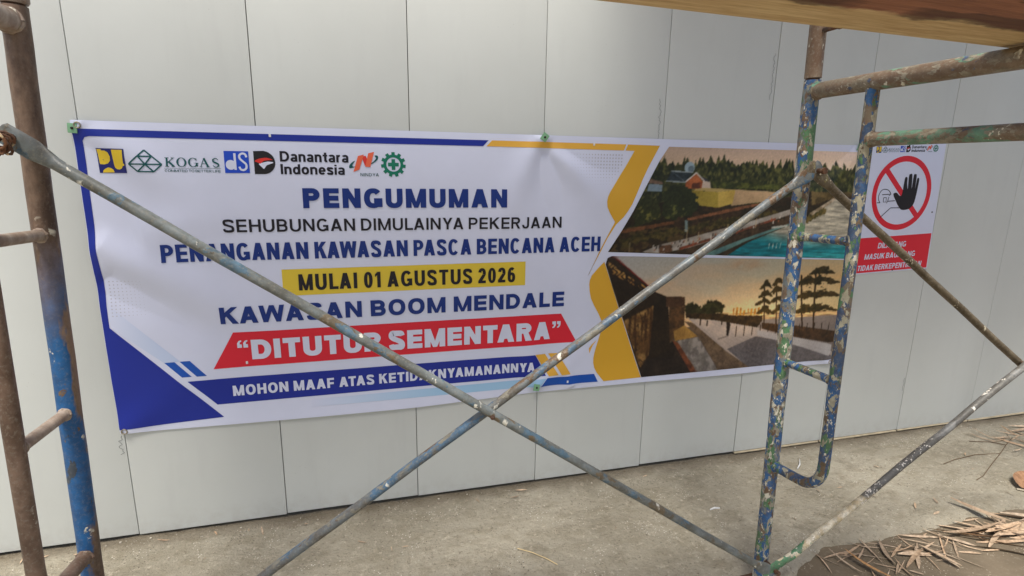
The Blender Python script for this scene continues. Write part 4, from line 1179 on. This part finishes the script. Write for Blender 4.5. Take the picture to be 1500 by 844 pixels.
def promenade(X, Z):
    A = Art(X, Z)
    t = np.clip((Z-.66)/.31, 0, 1); s = np.clip((X-1.8)/1.15, 0, 1)
    c = lerp((228, 186, 140), (190, 176, 162), t)
    c = c + s[..., None]*np.array([10, 8, -16]) + np.clip((fbm(X*3.2, Z*11, 4)-.5)*4, -.6, 1)[..., None]*np.array([16, -2, -14])
    A.C = c
    cl = np.exp(-(((X-2.44)/.09)**2+((Z-.925)/.022)**2)); A.paint(cl*.7*(fbm(X*20, Z*50, 3)*1.6), (196, 138, 92))
    # sea
    rip = fbm(X*20+Z*20, Z*190, 3)-.47
    A.fill('p2_sea', (218, 174, 118)); m = inside(X, Z, DATA['p2_sea']); A.C = np.where(m[..., None], A.C*(1+1.5*rip[..., None]), A.C)
    A.paint((Z < .66) & (X < 2.3), (92, 78, 64)); A.paint((Z < .67) & (X >= 2.3), (132, 120, 112))
    A.fill('p2_far1', (52, 52, 30), (34, 34, 22), 40, .012); A.fill('p2_far2', (48, 50, 28), (32, 32, 20), 40, .012)
    A.fill('p2_hedge', (58, 44, 28), (36, 28, 20), 40, .005)
    A.fill('p2_plaza', (196, 176, 158), (172, 156, 144), 12); A.fill('p2_shade', (112, 106, 106), (96, 90, 90), 9)
    A.fill('p2_pave', (160, 150, 140), (124, 116, 106), 40); A.fill('p2_path', (116, 94, 72), (92, 74, 58), 30); A.fill('p2_gdark', (48, 38, 32), (34, 28, 24), 20); A.fill('p2_kerb', (126, 70, 44), (96, 52, 34), 30)
    A.fill('p2_shed', (60, 44, 30), (90, 62, 38), 40); A.fill('p2_yel', (178, 136, 68), (150, 112, 56), 20)
    A.fill('p2_wallp', (36, 27, 20), (48, 36, 26), 14); A.fill('p2_edge', (116, 30, 26))
    A.fill('p2_grassp', (160, 122, 70), (96, 66, 36), 26)
    mg = inside(X, Z, DATA['p2_grassp'])
    st = fbm(X*90, Z*9, 3); A.paint(mg & (st > .53), (70, 46, 26)); A.paint(mg & (np.abs(fbm(X*40+3, Z*20, 3)-.47) < .016), (50, 34, 20))
    A.fill('p2_col', (30, 24, 19), (42, 33, 25), 20); A.fill('p2_beam', (80, 54, 38), (64, 44, 30), 20)
    for nme in ('p2_let1', 'p2_let2', 'p2_let3'):
        ml = inside(X, Z, DATA[nme])
        glyph = (np.sin(X*300+3*np.sin(Z*170)) > -.15) & (vnoise(X*95, Z*70+X*40) > .34)
        A.paint(ml & glyph, (214, 164, 86), (170, 116, 54), 40)
    for nme in ('p2_goldl', 'p2_goldr'):
        ml = inside(X, Z, DATA[nme])
        glyph = (np.sin(X*330) > -.1) & (Z < DATA[nme][0][1] - .012*vnoise(X*70, 0*Z+3)*1.6)
        A.paint(ml & glyph, (200, 136, 50), (160, 100, 36), 40)
    A.fill('p2_rail', (52, 38, 26), (74, 52, 34), 50)
    for k in range(14):
        x = 2.43+k*.043; A.line((x, .60+.0*k), (x, .648-.0012*k), .004, (40, 30, 22))
    A.fill('p2_planter', (196, 190, 184), (176, 168, 162), 8)
    A.fill('p2_person', (30, 24, 24)); A.line((DATA['p2_person'][3][0], DATA['p2_person'][3][1]), (DATA['p2_person'][3][0]-.05, DATA['p2_person'][3][1]-.012), .005, (120, 108, 100))
    for x, z in ((2.24, .665), (2.275, .66), (2.35, .662)): A.line((x, z), (x, z+.022), .006, (36, 28, 24))
    for tr, ti, k in (('p2_t1', 'p2_tiers1', 0), ('p2_t2', 'p2_tiers2', 1), ('p2_t3', 'p2_tiers3', 2), ('p2_t4', 'p2_tiers3', 3)):
        b, tp = DATA[tr]
        A.line(b, tp, .009 if k >= 2 else .006, (44, 32, 22))
        T = DATA[ti]
        dx = 0 if k < 3 else -.075
        for i in range(0, 8, 2):
            a_, b_ = T[i], T[i+1]
            if k == 3 and i == 0: continue
            cx, cz = (a_[0]+b_[0])/2+dx, (a_[1]+b_[1])/2; hw = abs(b_[0]-a_[0])/2*(1 if k < 3 else .7)
            th = .014*(1-np.clip(np.abs(X-cx)/hw, 0, 1)**1.5)+.002
            sag = cz + .010*np.cos((X-cx)/hw*3) + .004
            n_ = (fbm(X*46+k*3, Z*90, 3)-.42)*.05
            A.paint((np.abs(Z-sag) < th + n_*np.clip(1.1-np.abs(X-cx)/hw, 0, 1)) & (np.abs(X-cx) < hw), (44, 40, 22), (70, 56, 28), 60)
        if k == 2:
            A.paint((np.abs(X-tp[0]) < .03*np.clip((tp[1]+.012-Z)/.05, 0, 1)) & (Z < tp[1]+.012) & (Z > tp[1]-.05) & (fbm(X*70, Z*70, 3) > .42), (44, 40, 22))
    warm = np.exp(-(((X-2.55)/.42)**2+((Z-.70)/.13)**2))
    A.C = A.C*(.90+.34*warm)[..., None] + warm[..., None]*np.array([16, 8, -2])
    # paving joints running off, dappled shade on the walk
    mp = inside(X, Z, DATA['p2_plaza']) & (A.C.mean(-1) > 80)
    A.paint(mp & (np.abs(np.mod((X-2.2)/(Z-.70+1e-6)*3.1, 1)-.5) < .035), (120, 108, 100), a=.45)
    mq = inside(X, Z, DATA['p2_pave']); A.paint(mq & (fbm(X*60, Z*26, 3) > .50), (104, 96, 90), a=.7)
    det = fbm(X*150, Z*150, 3)-.44
    dark = np.clip((150-A.C.mean(-1))/90, 0, 1)
    A.C = A.C*(1 + det[..., None]*(.06+.75*dark)[..., None])
    A.C = A.C*(1+.045*A.g[..., None])
    return A.C
colour_grid('printed_picture', [(1.972, .444), (1.911, .598), (1.848, .752), (1.808, .855), (1.774, .950), (1.782, .976), (1.800, .983)], [(2.999, .447), (2.989, .934)], 470, 190, promenade, .0014, 2)

# ------------------------------------------------------------------ banner lettering
lettering('PENGUMUMAN', .633, 1.354, 1.181, 1.2485, INK['navy'], banner, .0022, .295, gap=.17)
lettering('SEHUBUNGAN DIMULAINYA PEKERJAAN', .377, 1.579, 1.101, 1.144, INK['black'], banner, .0022, .188, gap=.17, space=.42)
lettering('PENANGANAN KAWASAN PASCA BENCANA ACEH', .186, 1.746, 1.005, 1.064, INK['navy'], banner, .0022, .222, gap=.11, space=.40)
lettering('MULAI 01 AGUSTUS 2026', .601, 1.392, .8925, .9505, INK['black'], banner, .0022, .212, gap=.15, space=.46)
lettering('KAWASAN BOOM MENDALE', .340, 1.599, .784, .8445, INK['navy'], banner, .0022, .265, gap=.17, space=.42)
lettering('\u201cDITUTUP SEMENTARA\u201d', .384, 1.589, .648, .7215, INK['white'], banner, .0022, .300, gap=.12, space=.34)
lettering('MOHON MAAF ATAS KETIDAKNYAMANANNYA', .356, 1.481, .5155, .5545, INK['white'], banner, .0022, .245, gap=.14, space=.46)

# ------------------------------------------------------------------ logos (xf maps banner coordinates to where they are printed)
def ident(p): return p
def logo_row(parent, xf, conform, off, small=False):
    cur = [None]
    def L(name, ink, polys=(), strips=(), rings=(), lift=0.0, new=False):
        if new: cur[0] = None; name = 'logo'
        bm = bmesh.new(); k = 0
        for p in polys: poly(bm, [xf(q) for q in p], k*.00006); k += 1
        for path, w in strips: strip(bm, [xf(q) for q in path], w, k*.00006); k += 1
        for (cx, cz, rx, w) in rings:
            a = ell(cx, cz, rx, rx, 40); b = ell(cx, cz, rx-w, rx-w, 40)
            va = [bm.verts.new((xf(p)[0], -k*.00006, xf(p)[1])) for p in a]; vb = [bm.verts.new((xf(p)[0], -k*.00006, xf(p)[1])) for p in b]
            for i in range(40): bm.faces.new((va[i], va[(i+1) % 40], vb[(i+1) % 40], vb[i]))
            k += 1
        o = flat_obj(name, bm, INK[ink], cur[0] or parent, off+lift, conform)
        if new: cur[0] = o
        return o
    sc = 1.0
    if small:
        a, b = xf((0, 0)), xf((1, 0)); sc = math.hypot(b[0]-a[0], b[1]-a[1])
    # emblem: blue square with three yellow letter-like shapes
    L('emblem', 'pu_blue', [[(.040, 1.367), (.119, 1.366), (.118, 1.292), (.041, 1.292)]], new=True)
    L('emblem', 'pu_yellow', [DATA['pu_p'], DATA['pu_u'], DATA['pu_h']], lift=.0004)
    # faceted diamond outline
    tp, lf, rg, bl, br, il, ir, ce = (.173, 1.364), (.1275, 1.3205), (.2185, 1.3205), (.150, 1.2975), (.195, 1.2975), (.155, 1.345), (.191, 1.345), (.173, 1.3205)
    w = .0042*sc
    L('emblem', 'dark_green', new=True, strips=[([tp, lf], w), ([lf, bl], w), ([bl, br], w), ([br, rg], w), ([rg, tp], w), ([lf, rg], w), ([il, ir], w), ([il, ce], w), ([ir, ce], w), ([ce, bl], w), ([ce, br], w)])
    # serif word built letter by letter
    ww = .162/5; x0 = .227; z0, z1 = 1.314, 1.3425
    P, T = [], []
    def bx(a, b, c, d): P.append([(a, c), (b, c), (b, d), (a, d)])
    tk, tn = .0052, .0017
    def ix(k, u): return x0 + k*(ww+.0008) + u*(ww*.84)
    hz = lambda v: z0 + v*(z1-z0)
    # K
    bx(ix(0, .12), ix(0, .12)+tk, z0, z1); bx(ix(0, 0), ix(0, .42), z0, z0+tn); bx(ix(0, 0), ix(0, .42), z1-tn, z1)
    T.append(([(ix(0, .88), hz(.97)), (ix(0, .3), hz(.45))], .0022*sc)); T.append(([(ix(0, .42), hz(.55)), (ix(0, .92), hz(.03))], .0056*sc)); bx(ix(0, .68), ix(0, 1.04), z0, z0+tn); bx(ix(0, .66), ix(0, 1.0), z1-tn, z1)
    # O
    def oring(k, a0, a1):
        cx, cz = ix(k, .5), (z0+z1)/2; n = 30
        rx, rz = ww*.44, (z1-z0)/2*1.03
        quads = []
        for i in range(n):
            qs = []
            for j in (i, i+1):
                a = a0+(a1-a0)*j/n
                qs.append(((cx+rx*math.cos(a), cz+rz*math.sin(a)), (cx+(rx-.0054)*math.cos(a), cz+(rz-.0017)*math.sin(a))))
            quads.append([qs[0][0], qs[1][0], qs[1][1], qs[0][1]])
        return quads
    bmq = oring(1, 0, 2*PI) + oring(2, .75, 2*PI-.45)
    bx(ix(2, .80), ix(2, .80)+tk, hz(.06), hz(.42)); bx(ix(2, .62), ix(2, 1.06), hz(.40), hz(.40)+tn); bx(ix(2, .82), ix(2, .82)+tn, hz(.7), hz(.96))
    # A
    T.append(([(ix(3, .06), z0), (ix(3, .47), z1)], .0020*sc)); T.append(([(ix(3, .46), z1), (ix(3, .88), z0)], .0056*sc)); bx(ix(3, .22), ix(3, .7), hz(.34), hz(.34)+tn); bx(ix(3, -.06), ix(3, .24), z0, z0+tn); bx(ix(3, .66), ix(3, 1.06), z0, z0+tn)
    # S
    sp = smooth_path([(ix(4, .76), hz(.80)), (ix(4, .62), hz(.96)), (ix(4, .42), hz(.97)), (ix(4, .22), hz(.84)), (ix(4, .24), hz(.64)), (ix(4, .5), hz(.50)), (ix(4, .74), hz(.36)), (ix(4, .78), hz(.18)), (ix(4, .60), hz(.03)), (ix(4, .38), hz(.03)), (ix(4, .18), hz(.20))], 4)
    n = len(sp)
    T.append((sp, [(.0020 + .0034*math.sin(PI*i/(n-1))**2)*sc for i in range(n)]))
    P.append([(.2245, 1.3085), (.387, 1.3100), (.387, 1.3110), (.2245, 1.3095)])
    bm = bmesh.new(); k = 0
    for p in P: poly(bm, [xf(q) for q in p], k*.00003); k += 1
    for path, w_ in T: strip(bm, [xf(q) for q in path], w_, k*.00003); k += 1
    for q4 in bmq: poly(bm, [xf(q) for q in q4], k*.00003)
    flat_obj('logo_word', bm, INK['dark_green'], cur[0], off, conform)
    X = None if xf is ident else xf
    lettering('COMMITED TO BETTER LIFE', .2255, .3855, 1.2975, 1.3055, INK['dark_green'], cur[0], off, .16, conform, X)
    # blue square with joined d and S
    L('emblem', 'royal', [[(.399, 1.3665), (.473, 1.367), (.4735, 1.297), (.399, 1.296)]], new=True)
    L('emblem', 'white', [ell(.4175, 1.3225, .0150, .0158, 28), [(.4275, 1.360), (.4345, 1.360), (.4345, 1.3065), (.4275, 1.3065)]], [(smooth_path([(.4665, 1.3475), (.4630, 1.3570), (.4540, 1.3595), (.4455, 1.3530), (.4465, 1.3430), (.4555, 1.3335), (.4640, 1.3245), (.4635, 1.3125), (.4560, 1.3065), (.4470, 1.3085), (.4430, 1.3170)], 5), .0066*sc)], lift=.0004)
    # black D with a red and white wing
    dd = [(.488, 1.368), (.520, 1.3695)] + ell(.517, 1.3315, .0365, .0375, 16, PI/2*.9, -PI/2*.9) + [(.518, 1.294), (.4885, 1.294)]
    L('emblem', 'char', [dd], new=True)
    L('emblem', 'scarlet', [smooth_path(DATA['d_red'], 4, True)], lift=.0004); L('emblem', 'white', [smooth_path(DATA['d_white'], 4, True)], lift=.0004)
    lettering('Danantara', .569, .789, 1.3360, 1.3700, INK['black'], cur[0], off, .225, conform, X, gap=.11); lettering('Indonesia', .569, .775, 1.2945, 1.3280, INK['black'], cur[0], off, .225, conform, X, gap=.11)
    # leaning coral N with green arcs
    L('emblem', 'coral', [DATA['n_l']], lift=.0005, new=True); L('arc', 'dark_green', [smooth_path(DATA['n_arcl'], 3, True)]); L('arc', 'dark_green', [smooth_path(DATA['n_arcr'], 3, True)])
    L('emblem', 'scarlet', [DATA['n_d']], lift=.0003); L('emblem', 'coral', [DATA['n_r']], lift=.0005)
    lettering('NINDYA', .827, .889, 1.2905, 1.3015, INK['dark_green'], cur[0], off, .16, conform, X, gap=.24)
    # green gear with a cross
    gear = []
    for i in range(11):
        a = 2*PI*i/11 + PI/2
        for da, r in ((-.17, .0345), (-.13, .0430), (.13, .0430), (.17, .0345)):
            gear.append((.9405+r*math.cos(a+da), 1.332+r*math.sin(a+da)))
    # toothed rim as one ring: outer outline to inner circle
    bm = bmesh.new()
    inn = [(.9405+.0245*math.cos(math.atan2(p[1]-1.332, p[0]-.9405)), 1.332+.0245*math.sin(math.atan2(p[1]-1.332, p[0]-.9405))) for p in gear]
    va = [bm.verts.new((xf(p)[0], 0, xf(p)[1])) for p in gear]; vb = [bm.verts.new((xf(p)[0], 0, xf(p)[1])) for p in inn]
    for i in range(len(va)): bm.faces.new((va[i], va[(i+1) % len(va)], vb[(i+1) % len(va)], vb[i]))
    c = (.9405, 1.332); a, b = .0062, .0185
    cr = [(-a, -b), (a, -b), (a, -a), (b, -a), (b, a), (a, a), (a, b), (-a, b), (-a, a), (-b, a), (-b, -a), (-a, -a)]
    poly(bm, [xf((c[0]+u, c[1]+v)) for u, v in cr])
    flat_obj('logo', bm, INK['green'], parent, off, conform)
logo_row(banner, ident, True, .0012)

# eyelets and staples of the banner
def eyelet(x, z):
    bm = bmesh.new()
    n = 20
    y = -float(banner_d(x, z)) - .0012
    pts = [(x+.0085*math.cos(2*PI*i/n), y, z+.0085*math.sin(2*PI*i/n)) for i in range(n+1)]
    add_tube(bm, pts, .0022, 8, cap=False)
    build('eyelet', bm, M['eyelet'], banner)
for x, z in ((.003, 1.434), (.0065, .4205), (2.981, .4345), (1.497, 1.4395)): eyelet(x, z)
for x, z in ((.543, 1.4195), (1.702, 1.4205), (1.627, .457), (.41, .637)):
    bm = bmesh.new()
    y = -float(banner_d(x, z))
    add_box(bm, x-.0035, x+.0035, y-.003, y-.0005, z-.005, z+.005, .0008)
    build('staple', bm, M['white_plastic'], banner)

# ------------------------------------------------------------------ green pads screwed through the banner
for i, (x, z, rot, lab) in enumerate(((-.011, 1.4245, .05, 'green pad screwed at the upper left corner of the banner'),
                                    (1.4955, 1.4405, .62, 'tilted green pad screwed at the middle of the upper hem of the banner'),
                                    (1.4885, .4475, .15, 'green pad screwed at the middle of the lower hem of the banner'),
                                    (2.966, 1.4385, .2, 'green pad screwed at the upper right end of the banner, beside the flaking frame'))):
    y = -float(banner_d(x, z)) - .0014
    pad = empty('fixing_pad', (x, y, z), (0, rot, 0))
    tag(pad, lab, 'fixing pad', 'green pads holding the banner')
    bm = bmesh.new()
    add_box(bm, -.0125, .0125, -.004, .0004, -.0145, .0145, .0012)
    build('pad', bm, M['green_pad'], pad)
    bm = bmesh.new()
    add_tube(bm, [(0, -.0035, 0), (0, -.0062, 0), (0, -.0072, 0)], [.0042, .0042, .0030], 12)
    build('screw', bm, M['screw'], pad)

# ------------------------------------------------------------------ warning sign
SG = dict(TL=(3.033, 1.456), TR=(3.471, 1.463), BR=(3.508, .863), BL=(3.073, .871))
def sgn(p):
    """measured place on the boards -> place on the upright sheet (0..0.42 wide, -0.594..0 high)"""
    u = v = .5
    for _ in range(8):
        a = [(1-u)*(1-v)*SG['TL'][c]+u*(1-v)*SG['TR'][c]+u*v*SG['BR'][c]+(1-u)*v*SG['BL'][c] for c in (0, 1)]
        du = [(1-v)*(SG['TR'][c]-SG['TL'][c])+v*(SG['BR'][c]-SG['BL'][c]) for c in (0, 1)]
        dv = [(1-u)*(SG['BL'][c]-SG['TL'][c])+u*(SG['BR'][c]-SG['TR'][c]) for c in (0, 1)]
        det = du[0]*dv[1]-du[1]*dv[0]
        ex, ez = p[0]-a[0], p[1]-a[1]
        u += (ex*dv[1]-ez*dv[0])/det; v += (du[0]*ez-du[1]*ex)/det
    return ((u-.5)*SW, (.5-v)*SH)
SW, SH = .437, .594
sign = empty('warning_sign', (3.2715, -.001, 1.1635), (0, -.036, 0))
tag(sign, 'white rectangular no-entry sign with black hand in a red ring, right of the banner', 'sign')
bm = bmesh.new()
add_box(bm, -SW/2, SW/2, -.0035, 0, -SH/2, SH/2, .0008)
build('sheet', bm, INK['white'], sign)
def sshape(name, polys, ink, off, strips=()):
    bm = bmesh.new(); k = 0
    for p in polys: poly(bm, p, k*.00006); k += 1
    for path, w in strips: strip(bm, path, w, k*.00006); k += 1
    return flat_obj(name, bm, INK[ink], sign, .0037+off, False)
rb = [sgn(p) for p in ((3.065, 1.041), (3.463, 1.040))]
sshape('red_panel', [[(-SW/2+.004, rb[0][1]), (SW/2-.006, rb[1][1]), (SW/2-.006, -SH/2+.006), (-SW/2+.004, -SH/2+.006)]], 'red', 0)
cc = sgn((3.2605, 1.2385)); RC = .171
bm = bmesh.new(); ring(bm, cc[0], cc[1], RC*1.02, RC, .026, n=56)
flat_obj('prohibition_ring', bm, INK['red'], sign, .0039, False)
sl = [sgn(p) for p in DATA['s_slash']]
dv = Vector((sl[1][0]-sl[0][0], sl[1][1]-sl[0][1])).normalized()
sshape('prohibition_ring', [], 'red', .0001, [([(cc[0]-dv.x*(RC-.013), cc[1]-dv.y*(RC-.013)), (cc[0]+dv.x*(RC-.013), cc[1]+dv.y*(RC-.013))], .026)])
hp = [sgn(p) for p in DATA['s_hand']]
sshape('hand_symbol', [smooth_path(hp, 4, True)], 'black', .0006)
w_ = .0036
hs = lambda k, n=1: smooth_path([sgn(p) for p in DATA[k]], 4) if n else [sgn(p) for p in DATA[k]]
mo = [sgn(p) for p in DATA['s_mouth']]
sshape('figure_symbol', [], 'black', .0002, [(hs('s_head'), w_), ([sgn(p) for p in DATA['s_cap']], w_), (mo+[mo[0]], w_), ([sgn(p) for p in DATA['s_arm1']], w_), ([sgn(p) for p in DATA['s_arm2']], w_), ([sgn(p) for p in DATA['s_arm3']], w_), ([sgn(p) for p in DATA['s_jaw']], w_)])
for body, a, b in (('DILARANG', (3.174, 1.022), (3.345, .992)), ('MASUK BAGI YANG', (3.106, .969), (3.412, .941)), ('TIDAK BERKEPENTINGAN', (3.066, .917), (3.463, .889))):
    p0, p1 = sgn(a), sgn(b)
    zc = {'DILARANG': -.165, 'MASUK BAGI YANG': -.215, 'TIDAK BERKEPENTINGAN': -.268}[body]
    lettering(body, max(p0[0], -SW/2+.006), min(p1[0], SW/2-.012), zc-.013, zc+.013, INK['white'], sign, .0043, .21, False, shear=.12, gap=.12)
# the same row of logos, small, along the top
def small(p):
    return (-SW/2+.030 + (p[0]-.040)*.386, SH/2-.020 + (p[1]-1.332)*.386)
logo_row(sign, small, False, .0038, True)
for x, z in ((-.2, -.02), (.195, -.02), (.0, SH/2-.006), (0, -SH/2+.008)):
    bm = bmesh.new()
    add_tube(bm, [(x, -.003, z), (x, -.0052, z), (x, -.006, z)], [.0036, .0036, .002], 10)
    build('screw', bm, M['screw'], sign)

# ------------------------------------------------------------------ litter
def gz(x, y):
    z = float(ground_z(np.array(x), np.array(y)))
    return z if -y < float(slab_edge(np.array(x))) else -.022
def blade(bm, cl, x, y, z, ang, ln, wd, tilt, curl, roll_, shade):
    """one dry leaf: a lens-shaped blade folded along its midrib"""
    n = 7
    R = Matrix.Translation((x, y, z)) @ Matrix.Rotation(ang, 4, 'Z') @ Matrix.Rotation(-tilt, 4, 'Y') @ Matrix.Rotation(roll_, 4, 'X')
    rows = []
    for i in range(n+1):
        t = i/n
        w = wd*math.sin(PI*min(1, .06+t*.94))**.8*.5
        cz = curl*ln*(t-.5)**2
        rows.append([bm.verts.new(R @ Vector(((t-.5)*ln, -w, cz+w*.35))), bm.verts.new(R @ Vector(((t-.5)*ln, 0, cz))), bm.verts.new(R @ Vector(((t-.5)*ln, w, cz+w*.35)))])
    fs = []
    for i in range(n):
        for k in (0, 1):
            fs.append(bm.faces.new((rows[i][k], rows[i+1][k], rows[i+1][k+1], rows[i][k+1])))
    for f in fs:
        for lp in f.loops: lp[cl] = (*shade, 1)
def shade_():
    k = random.uniform(.62, 1.12); w = random.uniform(-.06, .06)
    return (k*(1+w), k, k*(1-w))
bm = bmesh.new(); cl = bm.loops.layers.float_color.new('Col')
def pile(n, x, y, sx, sy, ang, da, lmin, lmax, wmin, wmax, zs):
    for i in range(n):
        px = random.gauss(x, sx); py = random.gauss(y, sy)
        if py > -.04: continue
        blade(bm, cl, px, py, gz(px, py) + .004 + abs(random.gauss(0, zs)), random.gauss(ang, da), random.uniform(lmin, lmax), random.uniform(wmin, wmax), random.gauss(0, .06), random.uniform(-.2, .45), random.gauss(0, .4), shade_())
pile(26, 3.22, -.73, .13, .035, -.2, .35, .14, .32, .008, .026, .008)
pile(16, 3.45, -.72, .14, .05, -.1, .4, .12, .28, .008, .024, .008)
pile(18, 2.78, -.72, .15, .030, -.3, .7, .08, .20, .004, .009, .004)
pile(6, 2.70, -.76, .05, .02, 1.0, .5, .10, .16, .014, .022, .008)
pile(15, 2.48, -.72, .06, .035, -.5, 1.0, .06, .16, .004, .009, .004)
pile(16, 2.95, -.69, .28, .03, .2, 1.2, .04, .12, .003, .008, .002)
pile(18, 2.7, -.80, .22, .03, .2, 1.2, .04, .12, .003, .008, .002)
pile(30, 4.15, -.20, .30, .05, .2, .9, .06, .20, .004, .014, .003)
pile(20, 3.75, -.82, .20, .07, -.1, .8, .10, .28, .006, .020, .006)
pile(16, 3.3, -.45, .5, .16, 0, 1.5, .02, .06, .003, .009, .001)
pile(22, 1.0, -.30, .9, .20, 0, 1.5, .012, .04, .002, .005, .0005)
pile(26, .8, -.045, 1.2, .02, 0, 1.5, .015, .05, .003, .007, .001)
lit = build('dry_leaf_litter', bm, M['leaf'])
tag(lit, 'dry bamboo leaves and straw strewn along the ragged edge of the concrete', 'leaf litter', kind='stuff')

def lone_leaf(name, label, x, y, ang, ln, wd, tilt, roll_, lift, shade):
    bm = bmesh.new(); c = bm.loops.layers.float_color.new('Col')
    blade(bm, c, 0, 0, 0, ang, ln, wd, tilt, .3, roll_, shade)
    o = build(name, bm, M['leaf'])
    o.location = (x, y, gz(x, y)+lift)
    return tag(o, label, 'leaf')
lone_leaf('fallen_leaf', 'orange brown leaf lying nearest the multicoloured frame, at the left of the litter', 2.475, -.765, 1.9, .17, .022, .05, .3, .016, (.96, .72, .46))
lone_leaf('fallen_leaf', 'reddish brown leaf lying alone on the concrete at the right edge', 3.60, -.52, .5, .16, .075, .1, .2, .012, (.66, .50, .40))
# straw, twigs, chips
def straw(name, label, pts, r, mat, cat):
    bm = bmesh.new()
    add_tube(bm, [(x, y, gz(x, y)+h) for x, y, h in pts], r, 6)
    o = build(name, bm, mat)
    return tag(o, label, cat)
straw('straw', 'single long straw lying on the bare concrete below the banner', [(1.315, -.385, .004), (1.36, -.425, .006), (1.40, -.465, .004), (1.425, -.50, .003)], .0016, M['leaf'] if False else mat_plain('straw', S(206, 184, 140), .8), 'straw')
bm = bmesh.new()
def tw_path(ps): add_tube(bm, [(x, y, gz(x, y)+.003) for x, y in ps], .0017, 6)
tw_path([(4.05, -.19), (3.93, -.24), (3.80, -.30), (3.66, -.36), (3.50, -.43), (3.43, -.45)])
tw_path([(3.80, -.30), (3.66, -.28), (3.52, -.29), (3.42, -.31)])
tw_path([(3.93, -.24), (3.88, -.20), (3.78, -.17)])
o = build('twig', bm, M['twig'])
tag(o, 'thin forked dead twig lying on the concrete near the far end of the fence', 'twig')
straw('bamboo_stick', 'straight grey bamboo stick lying beside the leaf litter at the right', [(3.52, -.55, .006), (3.58, -.62, .012), (3.64, -.69, .02)], .004, mat_plain('grey_bamboo', S(176, 166, 146), .8), 'stick')
bm = bmesh.new()
add_tube(bm, [(2.705, -.185, .002), (2.735, -.165, .006), (2.765, -.130, .010)], [(.002, .004), (.003, .006), (.001, .003)], 8)
o = build('plastic_shard', bm, M['white_plastic'])
tag(o, 'small white plastic shard on the concrete behind the multicoloured frame', 'shard')
bm = bmesh.new()
add_tube(bm, [(2.130, -.352, gz(2.13, -.352)+.003), (2.150, -.350, gz(2.15, -.35)+.005), (2.172, -.356, gz(2.172, -.356)+.003)], [(.0015, .003), (.002, .005), (.001, .003)], 8)
o = build('plastic_shard', bm, M['white_plastic'])
tag(o, 'white paper-like scrap lying on bare concrete left of the multicoloured frame', 'scrap')
bm = bmesh.new()
for i in range(130):
    x = random.uniform(-.4, 4.2); y = -abs(random.gauss(0, .05))-.012 if random.random() < .6 else -random.uniform(.05, .8)
    r = random.uniform(.0015, .0048)
    if -y > float(slab_edge(np.array(x))): continue
    s = bmesh.ops.create_icosphere(bm, subdivisions=1, radius=r)
    zz = gz(x, y)
    for v in s['verts']: v.co = Vector((x, y, zz+r*.4)) + Vector((v.co.x*random.uniform(.7, 1.3), v.co.y*random.uniform(.7, 1.3), v.co.z*.7))
o = build('gravel_crumbs', bm, mat_plain('crumbs', S(178, 170, 154), .9, var=.4, scale=20), smooth=False)
tag(o, 'loose cement crumbs and grit on the concrete along the fence', 'grit', kind='stuff')
bpy.context.view_layer.update()
